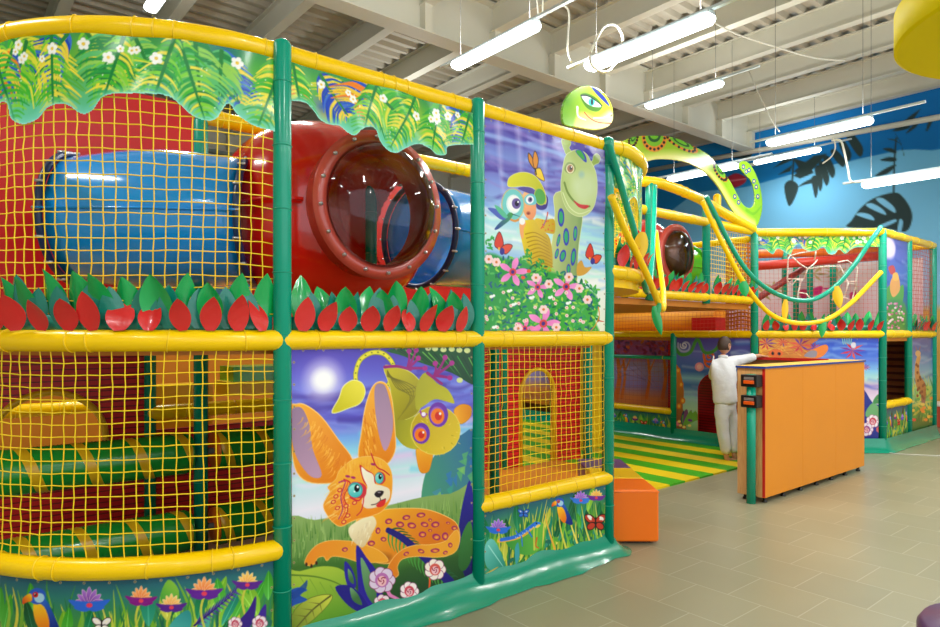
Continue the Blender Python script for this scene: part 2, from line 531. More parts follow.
def frond(cv, p0, p1, w, rng, cols, rib, n=26, lw=.012):
    """palm frond painted in metres: rib from p0 to p1 with leaflets on both sides"""
    d = np.array(p1, float) - np.array(p0, float); L = np.hypot(*d); d /= L; nrm = np.array([-d[1], d[0]])
    for i in range(n):
        t = i / (n - 1)
        b = np.array(p0) + d * L * t
        ww = w * (math.sin(PI * (0.12 + .84 * t)) ** .7) * rng.uniform(.85, 1.1)
        for sg in (-1, 1):
            tip = b + nrm * sg * ww + d * ww * rng.uniform(.55, .8)
            mid = b + nrm * sg * ww * .55 + d * ww * .18
            cv.line([tuple(b), tuple(mid), tuple(tip)], lw * rng.uniform(.8, 1.3), rng.choice(cols), lw * .25)
    cv.line([p0, p1], lw * 1.1, rib, lw * .4)

def lotus(cv, c, r, up, low, core=(230, 60, 90)):
    for k in range(-3, 4):
        a = k * .42; h = r * (1.15 - .08 * abs(k))
        tip = (c[0] + math.sin(a) * h, c[1] - math.cos(a) * h)
        n = (math.cos(a) * r * .17, math.sin(a) * r * .17)
        m = (c[0] + math.sin(a) * h * .55, c[1] - math.cos(a) * h * .55)
        cv.poly([c, (m[0] + n[0], m[1] + n[1]), tip, (m[0] - n[0], m[1] - n[1])], (up, c, tuple(min(255, v + 70) for v in up), tip), edge=((250, 225, 210), r * .02))
    for sg in (-1, 1):
        for q, (dx, dy) in enumerate(((1.35, -.25), (1.0, .38))):
            tip = (c[0] + sg * r * dx, c[1] + r * dy * .8 - r * .1)
            cv.poly([(c[0], c[1] - r * .15), (c[0] + sg * r * .6, c[1] - r * .22 + r * .3 * q), tip, (c[0] + sg * r * .55, c[1] + r * .42), (c[0], c[1] + r * .35)], low)
    cv.ell((c[0], c[1] + r * .05), r * .2, r * .16, core)

def parrot(cv, c, r, flip=1):
    x, y = c
    f = lambda a, b: (x + a * r * flip, y + b * r)
    cv.poly([f(-.2, .3), f(.55, .2), f(1.15, 1.2), f(1.7, 2.6), f(1.2, 2.8), f(.2, 2.0)], ((40, 110, 220), f(0, 0), (16, 40, 130), f(1, 2.5)))
    cv.poly([f(-.25, .5), f(.5, .75), f(.9, 1.9), f(.6, 2.6), f(-.1, 1.8)], ((255, 205, 30), f(0, .6), (240, 120, 20), f(.3, 2.4)))
    cv.ell(f(0, 0), r * .62, r * .58, (35, 90, 205)); cv.ell(f(.15, .12), r * .36, r * .34, (170, 215, 240))
    cv.ell(f(-.12, -.1), r * .2, r * .2, (220, 40, 40)); cv.ell(f(-.12, -.1), r * .09, r * .09, (20, 10, 20)); cv.ell(f(-.16, -.15), r * .04, r * .04, (255, 255, 255))
    cv.poly([f(-.45, -.2), f(-.95, .1), f(-1.0, .55), f(-.7, .42), f(-.35, .3)], ((255, 190, 30), f(-.5, -.1), (220, 70, 20), f(-.9, .5)))

def butterfly(cv, c, r, col, edge=(40, 16, 20), tilt=0.0):
    for sg in (-1, 1):
        for (dx, dy, rx, ry) in ((.62, -.45, .62, .36), (.5, .35, .45, .32)):
            a = sg * tilt
            cv.ell((c[0] + sg * r * dx, c[1] + r * dy), r * rx, r * ry, col, rot=sg * (-.6 if dy < 0 else .6), edge=(edge, r * .09))
        cv.ell((c[0] + sg * r * .62, c[1] - r * .45), r * .2, r * .1, (255, 240, 220), rot=-sg * .6)
    cv.line([(c[0], c[1] - r * .6), (c[0], c[1] + r * .7)], r * .16, edge)

def rose(cv, c, r, out=(246, 232, 236), inn=(200, 60, 90)):
    for k in range(7):
        a = 2 * PI * k / 7
        cv.ell((c[0] + math.cos(a) * r * .62, c[1] + math.sin(a) * r * .62), r * .42, r * .42, out, edge=((150, 60, 110), r * .05))
    cv.ell(c, r * .55, r * .6, inn); cv.ell((c[0], c[1] + r * .08), r * .36, r * .42, (244, 190, 196))
    for k in range(3):
        a0 = k * 2.1
        cv.line([(c[0] + math.cos(a0 + j * .5) * r * (.1 + .07 * j), c[1] + math.sin(a0 + j * .5) * r * (.1 + .07 * j)) for j in range(4)], r * .08, (150, 20, 60))

def meadow_background(cv, rng, n=150):
    """green foliage ground for the low strips, in metres"""
    cv.metres()
    h = cv.z1 - cv.z0
    cv.vgrad([(cv.z0, (40, 120, 50)), (cv.z0 + h * .5, (60, 140, 60)), (cv.z0 + h * .8, (40, 120, 110)), (cv.z1, (36, 92, 120))])
    for _ in range(14):
        a = rng.uniform(cv.s0, cv.s1); z = cv.z0 + rng.uniform(0, .6) * h
        cv.glow((a, z), rng.uniform(.08, .2), rng.choice([(20, 90, 60), (110, 170, 50), (30, 60, 110), (150, 190, 60)]), .55)
    for _ in range(n):
        a = rng.uniform(cv.s0 - .03, cv.s1 + .03); z = cv.z0 + rng.uniform(-.1, .25) * h; L = rng.uniform(.35, .8) * h; b = rng.uniform(-.5, .5) * L * .5
        c = rng.choice([(120, 178, 44), (62, 146, 46), (30, 116, 60), (170, 200, 60), (24, 98, 76), (214, 206, 70), (38, 132, 90)])
        cv.line([(a, z), (a + b * .3, z + L * .55), (a + b, z + L)], rng.uniform(.012, .024), c, .002)
    for _ in range(int(n * .22)):
        a = rng.uniform(cv.s0, cv.s1); z = cv.z0 + rng.uniform(-.05, .58) * h; L = rng.uniform(.3, .48) * h; b = rng.uniform(-.6, .6) * L; w_ = L * .18
        c = rng.choice([(90, 190, 70), (30, 140, 90), (150, 210, 70), (50, 160, 130), (220, 220, 90), (24, 110, 70)])
        cv.poly([(a, z), (a + b * .5 - w_, z + L * .5), (a + b, z + L), (a + b * .5 + w_, z + L * .45)], (c, (a, z), tuple(max(0, v - 40) for v in c), (a + b, z + L)))
        cv.line([(a, z), (a + b * .5, z + L * .48), (a + b, z + L)], .004, tuple(min(255, v + 40) for v in c), .002)
    for _ in range(int(n * .25)):
        a = rng.uniform(cv.s0, cv.s1); z = cv.z0 + rng.uniform(0, .35) * h
        cv.ell((a, z), .03, .014, rng.choice([(50, 150, 120), (90, 170, 60), (30, 110, 90)]), rot=rng.uniform(-1.2, 1.2))

def meadow_random(cv, rng, flowers=6):
    """a strip with its flowers, birds and butterflies spread by chance (for strips small in view), in metres"""
    class Flip:                      # metres point up, the flower routines draw with y down
        pass
    meadow_background(cv, rng, 110)
    tr0 = cv.tr
    h = cv.z1 - cv.z0
    cv.tr = lambda p: ((p[0] - cv.s0) / cv.res, (p[1]) / cv.res)     # y measured down from the top edge
    for k in range(flowers):
        a = cv.s0 + (k + rng.uniform(.25, .75)) * (cv.s1 - cv.s0) / flowers; y = h * rng.uniform(.22, .5)
        q = k % 4
        if q == 0: lotus(cv, (a, y), .055, (120, 70, 190), (40, 90, 210))
        elif q == 1: parrot(cv, (a, y), .05)
        elif q == 2: lotus(cv, (a, y), .05, (240, 120, 40), (90, 30, 140))
        else: butterfly(cv, (a, y + .06), .055, (220, 70, 40))
    cv.tr = tr0

def valance_art(cv, rng, zbot, zavg):
    """palm fronds, small white blossoms, pale turquoise hem; in metres"""
    cv.metres()
    h = cv.z1 - zavg
    cv.vgrad([(cv.z0, (120, 215, 200)), (zavg, (96, 196, 150)), (cv.z1 - h * .3, (86, 176, 60)), (cv.z1, (60, 150, 80))])
    for _ in range(10):
        cv.glow((rng.uniform(cv.s0, cv.s1), cv.z1 - rng.uniform(.05, .25)), rng.uniform(.08, .16), rng.choice([(240, 215, 50), (30, 80, 190), (60, 160, 60), (255, 190, 60)]), .8)
    L = cv.s1 - cv.s0; n = max(3, int(L / .2))
    pal = [[(60, 180, 50), (130, 206, 50), (226, 226, 60)], [(250, 226, 60), (190, 205, 50), (90, 180, 60)], [(30, 70, 190), (60, 110, 210), (240, 210, 70)], [(36, 140, 70), (90, 190, 110), (150, 210, 90)], [(240, 130, 40), (240, 200, 60), (40, 90, 200)]]
    for k in range(n * 2):
        a = cv.s0 + (k + rng.uniform(0, 1)) * L / (n * 2)
        b = a + rng.uniform(-.25, .25)
        cols = pal[rng.randrange(5)]
        frond(cv, (b, cv.z1 + rng.uniform(-.06, .04)), (a, zavg + rng.uniform(-.02, .12)), rng.uniform(.10, .16), rng, cols, (40, 130, 60), 16, .018)
    for k in range(n):
        a = cv.s0 + (k + .5 + rng.uniform(-.2, .2)) * L / n
        frond(cv, (a + rng.uniform(-.16, .16), cv.z1), (a, zavg - .05), rng.uniform(.085, .12), rng, [(70, 184, 50), (130, 210, 60), (40, 160, 70), (236, 224, 70)], (30, 130, 60), 17, .017)
        for j in range(5):
            t = rng.random(); cv.ell((a + rng.uniform(-.05, .05), zavg + .02 + t * .2), .003, .003, (240, 250, 240))
    for k in range(int(n * 2.2)):
        a = rng.uniform(cv.s0, cv.s1); z = cv.z1 - rng.uniform(.03, .11); r = rng.uniform(.01, .019)
        for j in range(5):
            q = 2 * PI * j / 5 + a * 9
            cv.ell((a + math.cos(q) * r, z + math.sin(q) * r), r * .7, r * .7, (250, 250, 244))
        cv.ell((a, z), r * .45, r * .45, (240, 200, 60))
    # hem
    pts = zbot
    cv.line(pts, .05, (130, 222, 206), .05, op=.55, soft=9)
    cv.line(pts, .014, (150, 232, 214), .014, op=.9)
# ------------------------------------------------------------------ room shell
X0, X1, Y0, Y1, ZC = -5.0, 14.0, -8.0, 18.0, 6.4
structure(MB().box((X0, Y0, -.1), (X1, Y1, 0)).build('floor', M['floor']))

def ceiling():
    b = MB(); ys = []; y = Y0
    while y < Y1:
        ys += [(y, ZC + .07), (y + .13, ZC + .07), (y + .16, ZC), (y + .23, ZC)]; y += .26
    vs = [(x, yy, z) for yy, z in ys for x in (X0, X1)]
    fs = [(2 * i, 2 * i + 1, 2 * i + 3, 2 * i + 2) for i in range(len(ys) - 1)]
    b.add(vs, fs)
    b.box((X0, Y0, ZC + .2), (X1, Y1, ZC + .25))
    return structure(b.build('ceiling', mat('roof_deck_metal', (178, 172, 156), 0.5, noise=.08, scale=.8)))
ceiling()

def ibeam(b, p, q, z0, z1, w, t, axis):
    # axis 0: along x, 1: along y ; p,q start/end along axis with fixed other coordinate in p[1]
    a0, a1, c = p, q[0], q[1]
    def bx(c0, c1, za, zb):
        if axis == 1: b.box((c0, a0, za), (c1, a1, zb))
        else: b.box((a0, c0, za), (a1, c1, zb))
    bx(c - t / 2, c + t / 2, z0 + t, z1 - t); bx(c - w / 2, c + w / 2, z0, z0 + t); bx(c - w / 2, c + w / 2, z1 - t, z1)
GY = 7.25
k = -4
while .15 + 1.25 * k < X1:
    x = .15 + 1.25 * k
    if x > X0:
        b = MB(); ibeam(b, Y0, (Y1, x), 6.02, 6.40, .15, .015, 1)
        structure(b.build('ceiling_joist', M['duct']))
    k += 1
for gy in (GY, GY - 7.5, GY + 7.5):
    b = MB(); ibeam(b, X0, (X1, gy), 5.64, 6.42, .28, .02, 0)
    for kk in range(-4, 12):
        x = .15 + 1.25 * kk
        if X0 < x < X1: b.box((x - .06, gy - .135, 5.66), (x + .06, gy + .135, 6.02))
    structure(b.build('ceiling_girder', M['duct']))

def plainwall(name, a, c, m):
    return structure(MB().box(a, c).build(name, m))
wallw = mat('white_wall_paint', (206, 204, 192), .7, noise=.03, scale=1)
plainwall('wall_left', (X0 - .1, Y0, 0), (X0, Y1, ZC + .2), wallw)
plainwall('wall_back', (X0 - .1, Y1, 0), (X1 + .1, Y1 + .1, ZC + .2), mat('blue_wall_paint', (110, 178, 222), .7))

# right wall with its painted jungle sky; one painted surface
def wall_right():
    plainwall('wall_right', (X1, Y0, 0), (X1 + .1, Y1, ZC + .2), wallw)
    surf = Flat((X1 - .004, Y1), (X1 - .004, Y0))
    cv = Canvas(surf, 2.5, Y1 - 1.5, 0.0, ZC, .022)
    rng = random.Random(3)
    cv.metres()
    cv.vgrad([(0, (226, 170, 78)), (2.0, (232, 186, 96)), (2.15, (150, 200, 226)), (3.2, (128, 196, 232)), (ZC, (96, 178, 228))])
    cv.zoom()
    # darker upper sky with a swung lower border
    cv.poly([(560, 60), (640, 205), (700, 192), (745, 187), (800, 172), (845, 162), (900, 150), (960, 138), (990, 20)], ((22, 128, 196), (700, 190), (14, 112, 186), (900, 110)))
    dk = (44, 62, 62)
    cv.zoom(740, 120, 4.48)
    # palm leaf, middle
    cv.line([(220, 380), (232, 290), (240, 180)], 8, dk)
    cv.poly([(198, 300), (225, 270), (262, 300), (222, 386)], dk)
    for a in (((235, 180), (150, 215), (215, 160)), ((235, 200), (170, 245), (225, 230)), ((240, 230), (300, 250), (390, 150), (330, 160)), ((235, 170), (300, 190), (280, 240)),
              ((240, 250), (270, 262), (330, 236), (300, 190))):
        cv.poly(a, dk, False)
    for (x, y, dx, dy) in ((330, 260, 8, 90), (345, 215, 14, 105), (362, 195, 26, 100), (382, 170, 32, 90), (415, 140, 45, 70), (450, 95, 36, 90), (480, 55, 58, 110), (270, 300, 60, -40)):
        cv.poly([(x - 10, y), (x + 14, y - 8), (x + dx + 12, y + dy * .6), (x + dx, y + dy), (x + dx * .4 - 6, y + dy * .55)], dk)
    # bamboo shoot, right
    for (a, c, d) in (((690, 50), (740, 5), (760, 35)), ((745, 60), (800, 0), (790, 30)), ((695, 60), (735, 160), (720, 105)), ((640, 130), (700, 140), (690, 148)), ((628, 180), (700, 172), (690, 186)),
                      ((605, 250), (700, 200), (660, 240)), ((660, 85), (720, 110), (700, 95)), ((845, 0), (860, 10), (838, 50))):
        cv.poly([a, ((a[0] + c[0]) / 2 + 4, (a[1] + c[1]) / 2 - 10), c, d], dk)
    cv.line([(688, 330), (690, 250), (692, 180), (700, 80)], 7, dk)
    # large split leaf
    cv.poly([(485, 480), (500, 450), (540, 395), (600, 350), (690, 325), (730, 345), (765, 400), (770, 450), (740, 500), (650, 485)], dk)
    sky = (128, 196, 232)
    for a in (((520, 425), (600, 450), (585, 425), (545, 415)), ((565, 385), (650, 425), (640, 400), (590, 372)), ((610, 358), (690, 415), (690, 390), (640, 350)), ((620, 475), (690, 445), (700, 455), (650, 478)),
              ((705, 500), (715, 445), (730, 455), (722, 500))):
        cv.poly(a, sky)
    # small dark leaf at the very top and on the left
    cv.zoom(640, 0, 3.133)
    for a in (((790, 410), (850, 360), (880, 340), (840, 400)), ((835, 415), (880, 365), (870, 390)), ((895, 410), (910, 360), (920, 370)), ((290, 495), (330, 470), (352, 480), (345, 500))):
        cv.poly(a, dk, False)
    cv.poly([(272, 560), (300, 543), (332, 556), (325, 575), (290, 588)], (176, 46, 66))
    cv.line([(272, 568), (332, 560)], 4, (220, 130, 140))
    o = cv.sheet('wall_mural', M['wallpaint'])
    return structure(o)
wall_right()

# ------------------------------------------------------------------ lamps
def project(p):
    X = CS * p[0] - SN * p[1]; Y = SN * p[0] + CS * p[1]
    return CX + F * X / Y, HY - F * (p[2] - HC) / Y, Y

def lamp_mesh_parts(t, L):
    x, y, z = t.location
    hb = MB(); hb.prism([(x - .05, y - L / 2), (x + .05, y - L / 2), (x + .05, y + L / 2), (x - .05, y + L / 2)], z + .05, z + .085)
    hb.build('housing', M['housing'], t, .006)
    db = MB()
    prof = [(-.07, .05), (-.078, .02), (-.055, -.012), (0, -.022), (.055, -.012), (.078, .02), (.07, .05)]
    vs = []
    ends = [(-L / 2, .75), (-L / 2 + .03, 1), (L / 2 - .03, 1), (L / 2, .75)]
    for e, s in ends:
        for px, pz in prof: vs.append((x + px * s, y + e, z + .05 + (pz - .05) * s))
    n = len(prof); fs = []
    for i in range(3):
        for j in range(n): fs.append((i * n + j, i * n + (j + 1) % n, (i + 1) * n + (j + 1) % n, (i + 1) * n + j))
    fs += [tuple(range(n)), tuple(range(3 * n, 4 * n))[::-1]]
    db.add(vs, fs, 0, False); db.build('diffuser', M['lamp'], t)
    rb = MB(); rb.box((x - .02, y - L / 2 - .55, z + .086), (x + .02, y + L / 2 + .25, z + .11)); rb.build('mounting_rail', M['housing'], t)
    for e in (-L / 2 + .1, L / 2 - .1): wb = MB(); wb.tube([(x, y + e, z + .1), (x, y + e, ZC)], .003, 5); wb.build('hanging_wire', M['wire'], t)

def lamp_light(x, y, z, L, power):
    l = bpy.data.lights.new('tube_light', 'AREA'); l.shape = 'RECTANGLE'; l.size = .1; l.size_y = L
    l.energy = power; l.color = (1.0, 1.0, .985)
    o = bpy.data.objects.new('tube_light', l); o.location = (x, y, z - .04); COL.objects.link(o)
    l2 = l.copy(); l2.energy = power * .4
    o = bpy.data.objects.new('tube_light_up', l2); o.location = (x, y, z + .13); o.rotation_euler = (PI, 0, 0); COL.objects.link(o)

LL = 1.27
LAMPS = [((455, 67), 537, 'lit tube lamp left of the green cartoon head, hung under the main girder'),
         ((588, 68), 712, 'largest lit tube lamp, with a looped white cable at its left end'),
         ((647, 107), 722, 'lit tube lamp right above the long snake cutout body'),
         ((768, 144), 872, 'long lit tube lamp in front of the top of the blue wall'),
         ((755, 163), 820, 'lit tube lamp hung just under the longer one by the blue wall'),
         ((863, 186), 978, 'lit tube lamp at the right picture edge over the split leaf mural'),
         ((669, 180), 738, 'lit tube lamp half hidden behind the snake cutout coil'),
         ((150, 10), 168, 'lit tube lamp end peeking over the curved yellow rail at top left')]
LAMP_POWER = 62
for (p, x2, lab) in LAMPS:
    lo, hi = 2.0, 25.0
    for _ in range(50):
        m = (lo + hi) / 2; P = at_depth(p[0], p[1], m); q = project((P[0], P[1] - LL, P[2]))
        # farther lamp -> shorter on screen
        if q[2] < .3 or q[0] > x2: lo = m
        else: hi = m
    P = at_depth(p[0], p[1], m)
    if P[2] > 5.4:
        m *= (5.4 - HC) / (P[2] - HC); P = at_depth(p[0], p[1], m)
    t = thing('fluorescent_lamp', lab, 'lamp', (P[0], P[1] - LL / 2, P[2] - .02), 'hanging fluorescent tube lamps')
    lamp_mesh_parts(t, LL)
    lamp_light(P[0], P[1] - LL / 2, P[2] - .02, LL, LAMP_POWER * (.5 if P[0] > 8.5 else 1))
for (x, y) in ((1.5, -.5), (4.5, -1.0), (-2.0, .5), (-1.0, 4.5), (2.4, 5.6), (7.5, .2), (9.6, 1.0), (-2.2, -3.0), (2.2, -4.0), (6.6, -4.0), (6.4, 9.5)):
    # the same rows of lamps carry on outside the picture
    lamp_light(x, y, 4.6, LL, LAMP_POWER)

def cable(pts, r, lab, d, name='power_cable'):
    P = []
    for i, q in enumerate(pts):
        dd = d[0] + (d[1] - d[0]) * i / (len(pts) - 1)
        P.append(at_depth(q[0], q[1], dd))
    c = Canvas.curve(np.array(P), False, 5)
    return tag(MB().tube([tuple(v) for v in c], r, 6).build(name, M['cable']), lab, 'cable')
z1 = lambda a: [(490 + x / 6.27, y / 6.27) for x, y in a]
z2 = lambda a: [(640 + x / 3.133, y / 3.133) for x, y in a]
cable(z1([(440, 30), (475, 40), (497, 90), (490, 200), (488, 320), (510, 388)]), .011, 'white cable drooping from the rail of the lamp by the girder', (6.9, 6.3))
cable(z1([(630, 330), (665, 250), (720, 165), (790, 160), (830, 235), (815, 330), (760, 430), (700, 450), (640, 410), (625, 350)]), .011, 'white cable coiled round the end of the largest tube lamp', (5.85, 5.85))
cable(z2([(215, 60), (300, 105), (420, 145), (540, 180), (640, 190)]), .012, 'grey cable slung under the roof joists near the yellow disc', (9, 9.5))
cable(z2([(340, 220), (375, 300), (415, 380), (437, 412)]), .010, 'pale cable dropping to the long lamp by the blue wall', (10.9, 9.0))
cable(z2([(605, 430), (612, 460), (600, 490), (572, 512)]), .010, 'short pale cable curling below the long lamp', (9.6, 9.6))
cable(z2([(600, 440), (628, 440), (640, 475), (652, 530), (662, 568), (705, 567)]), .014, 'thick pale cable bending down to the rightmost lamp', (8.9, 8.6))
cable(z1([(274, -650), (280, -300), (300, 70), (318, 95), (330, 60), (337, -300), (340, -650)]), .010, 'white cable loop hanging at the top edge by the girder', (7.2, 7.2))

# steel conduit pipes in front of the far wall
def pipe(a, b, r, lab):
    return tag(MB().tube([a, b], r, 8).build('conduit_pipe', M['duct']), lab, 'pipe')
pipe(on_x(640, 172, 13.95), on_x(945, 116, 13.95), .055, 'upper white pipe running along the top of the blue mural wall')
pipe(on_x(640, 186, 13.965), on_x(760, 163, 13.965), .038, 'lower white pipe on the blue mural wall behind the snake cutout')

# yellow round board hung at the top right
cx_, cy_ = camxy(2.75, 2.90)
t = thing('round_sign', 'big yellow round board hanging at the top right corner', 'sign', (cx_, cy_, 3.0))
MB().lathe([(.0, 3.0), (.72, 3.0), (.735, 3.01), (.735, 3.18), (.72, 3.2), (.0, 3.2)], (cx_, cy_, 0), n=72).build('board', M['disc'], t)
for a in (0, 2.1, 4.2): wb = MB(); wb.tube([(cx_ + .5 * math.cos(a), cy_ + .5 * math.sin(a), 3.2), (cx_ + .5 * math.cos(a), cy_ + .5 * math.sin(a), ZC)], .004, 5); wb.build('hanging_wire', M['wire'], t)
for p in t.children[0].data.polygons: p.use_smooth = abs(p.normal.z) < .5

# ------------------------------------------------------------------ net helper
def net(name, surf, s0, s1, z0, z1, pitch, r, m, seed=0, hole=None, off=0.0, jit=.0025, sides=4):
    rng = random.Random(seed); b = MB()
    ns = max(1, round((s1 - s0) / pitch)); nz = max(1, round((z1 - z0) / pitch))
    P = {}
    for i in range(ns + 1):
        for j in range(nz + 1):
            s = s0 + (s1 - s0) * i / ns; z = z0 + (z1 - z0) * j / nz
            e = jit if 0 < i < ns and 0 < j < nz else 0
            wob = .006 * math.sin(s * 5 + z * 3 + seed)
            P[i, j] = surf.pt(s + rng.uniform(-e, e) + (wob if e else 0), z + rng.uniform(-e, e) + (wob if e else 0), off + rng.uniform(-.004, .004))
    for i in range(ns + 1): b.tube([P[i, j] for j in range(nz + 1)], r, sides, caps=False)
    for j in range(nz + 1): b.tube([P[i, j] for i in range(ns + 1)], r, sides, caps=False)
    return b.build(name, m)

# ------------------------------------------------------------------ near play frame
R = 1.25
PA, PB, PC = (1.33, 3.06), (2.58, 3.06), (3.83, 3.06)
PD, PE = (.08, 4.31), (5.08, 4.31)
LARC = Arc(PA, R, -1); RARC = Arc(PC, R, 1)
AB = Flat(PA, PB); BC = Flat(PB, PC)
ZT, ZM, ZB = 2.99, 1.57, .55
near = thing('play_frame', 'nearest soft play frame of teal posts and padded yellow rails, left half of picture', 'play frame', (2.0, 4.5, 0))

def post(b, x, y, z0, z1, r=.044):
    b.lathe([(r, z0), (r, z1 - .03), (r * .85, z1 - .01), (r * .5, z1), (0, z1 + .003)], (x, y, 0), n=20)
    z = z0 + .35
    while z < z1 - .1:
        b.tube([(x + (r + .001) * math.cos(a * PI / 10), y + (r + .001) * math.sin(a * PI / 10), z) for a in range(20)], .003, 4, 1, True)
        z += .31
def add_post(x, y, z0, z1, parent, r=.044):
    b = MB(); post(b, x, y, z0, z1, r); return b.build('post', [M['green'], M['greentie']], parent)
def rail(pts, parent, r=.05, ties=.33, name='rail', mm=None, seed=1):
    b = MB(); b.round_tube(pts, r)
    rng = random.Random(seed + len(pts))
    # cable ties round the foam
    P = [Vector(p) for p in pts]; acc = 0; nxt = ties * rng.uniform(.3, .8)
    for i in range(len(P) - 1):
        L = (P[i + 1] - P[i]).length; d = (P[i + 1] - P[i]).normalized()
        while nxt < acc + L:
            c = P[i] + d * (nxt - acc)
            tilt = Vector((rng.uniform(-.12, .12), rng.uniform(-.12, .12), rng.uniform(-.12, .12)))
            ax = (d + tilt).normalized()
            u = ax.cross(Vector((0, 0, 1))).normalized(); w = ax.cross(u)
            b.tube([c + (u * math.cos(a * PI / 9) + w * math.sin(a * PI / 9)) * (r + .0015) for a in range(18)], .0035, 4, 1, True)
            nxt += ties * rng.choice((.25, .8, 1.0, 1.2))
        acc += L
    return b.build(name, [M['yellow'], M['tie']], parent)
arcp = lambda arc, z, n=22, a=0, b=1, off=0: [arc.pt(arc.L * (a + (b - a) * i / n), z, off) for i in range(n + 1)]
line = lambda a, b, z0, z1=None, n=6: [(a[0] + (b[0] - a[0]) * i / n, a[1] + (b[1] - a[1]) * i / n, z0 + ((z0 if z1 is None else z1) - z0) * i / n) for i in range(n + 1)]
for p in (PA, PB, PC): add_post(p[0], p[1], 0, 3.04, near)
for p in (PD, (1.33, 4.31), (2.58, 4.31), (3.83, 4.31), PE, (.08, 5.56), (1.33, 5.56), (2.58, 5.56), (3.83, 5.56), (5.08, 5.56)): add_post(p[0], p[1], 0, 2.98, near)
top = arcp(LARC, ZT, a=.12, off=-.05)[::-1] + [(PA[0] + 2.5 * i / 8, 3.11, ZT) for i in range(0, 9)] + arcp(RARC, ZT, a=.1, off=.0)
rail(top, near, .053)
rail(arcp(LARC, ZM, a=.01), near, .05, seed=2); rail(arcp(LARC, ZB, a=.01), near, .05, seed=3)
rail(line(PA, PB, ZM), near, .05, seed=4); rail(line(PB, PC, ZM), near, .05, seed=5); rail(line(PB, PC, ZB), near, .05, .2, seed=6)
rail(arcp(RARC, 2.06), near, .05, seed=7)
for z in (ZT,): rail(line((1.33, 4.31), PE, z, n=12), near, .05, seed=8)
rail([(1.33, 5.56, .98), (2.58, 5.56, .98)], near, .06, seed=10); rail([(-.1, 6.9, .93), (1.3, 6.9, .93)], near, .06, seed=11)
rail([(.08, 4.31, 1.56), (1.33, 4.31, 1.56)], near, .05, seed=9)
rail([(2.58, 4.31, 1.56), (3.83, 4.31, 1.56)], near, .05, seed=9)
# upper deck and the rounded balcony
dk = [LARC.pt(LARC.L * i / 12, 0, -.1)[:2] for i in range(12, -1, -1)] + [(3.75, 3.16), (3.75, 5.7), (-.1, 5.7)]
MB().prism(dk, 1.50, 1.55).build('deck', M['deckbrown'], near)
bal = [RARC.pt(RARC.L * i / 14, 0, -.02)[:2] for i in range(15)] + [(3.9, 4.31)]
MB().prism(bal, 1.95, 2.03).build('balcony_deck', M['yellow'], near)
# teal skirt along the foot
def skirt(paths, parent):
    b = MB()
    vs = []; prof = [(0, .19), (.012, .13), (.05, .07), (.1, .025), (.15, .004)]
    cols = []
    for q in paths:
        cols.append(q)
    n = len(prof)
    for (p, nr, e) in cols:
        for (o, z) in prof:
            oo = o * (1 + .12 * math.sin(e * 7.0) + .06 * math.sin(e * 23))
            vs.append((p[0] + nr[0] * oo, p[1] + nr[1] * oo, z))
    fs = []
    for i in range(len(cols) - 1):
        for j in range(n - 1): fs.append((i * n + j, i * n + j + 1, (i + 1) * n + j + 1, (i + 1) * n + j))
    b.add(vs, fs, 0, True); return b.build('skirt', M['skirt'], parent)
pth = []; e = 0
for i in range(24, -1, -1):
    a = LARC.pt(LARC.L * i / 24, 0); c = LARC.pt(LARC.L * i / 24, 0, 1); pth.append((a, (c[0] - a[0], c[1] - a[1]), e)); e += .08
for i in range(1, 26):
    pth.append(((1.33 + 2.53 * i / 25, 3.06), (0, -1), e)); e += .1
for i in range(1, 9):
    q = PI / 2 * i / 8; pth.append(((3.86, 3.06), (math.sin(q), -math.cos(q)), e)); e += .03
pth += [((3.86, 3.06 + .2 * i), (1, 0), e + .2 * i) for i in range(1, 7)]
skirt(pth, near)

# nets
tag(net('safety_net', LARC, .03, LARC.L, 1.64, 2.95, .056, .0028, M['net'], 1, off=-.025), 'curved yellow net in front of the blue tunnel, above the left middle rail', 'net')
tag(net('safety_net', LARC, .03, LARC.L, .59, 1.53, .056, .0028, M['net'], 2), 'curved yellow net in front of the green striped rollers', 'net')
tag(net('safety_net', BC, .045, BC.L - .045, .60, 1.52, .05, .0023, M['net'], 3, jit=.002), 'straight yellow net in front of the red wall with arched doorway', 'net')
tag(net('safety_net', RARC, .03, RARC.L, 2.1, 2.93, .056, .0026, M['net'], 4, off=-.03), 'yellow net wrapped round the right rounded corner of the nearest frame', 'net')
tag(net('safety_net', Flat((1.2, 5.56), (3.0, 5.56)), 0, 1.8, 2.0, 2.95, .06, .004, M['net'], 5), 'yellow net far behind the blue tunnel under the palm valance', 'net')
tag(net('safety_net', Flat((3.83, 4.4), (3.83, 6.6)), 0, 2.2, .1, 1.5, .06, .003, M['net'], 6), 'side net on the right end of the nearest frame, lower level', 'net')

# red inner walls
def redwall(a, c, lab, m):
    return tag(MB().box(a, c).build('padded_wall', m), lab, 'wall panel')
redwall((-.1, 5.30, 1.56), (1.62, 5.34, 3.38), 'shiny red vinyl wall behind the large blue tunnel', M['redv'])
redwall((2.05, 5.30, 1.56), (4.9, 5.34, 3.02), 'shiny red vinyl wall behind the round window', M['redv'])
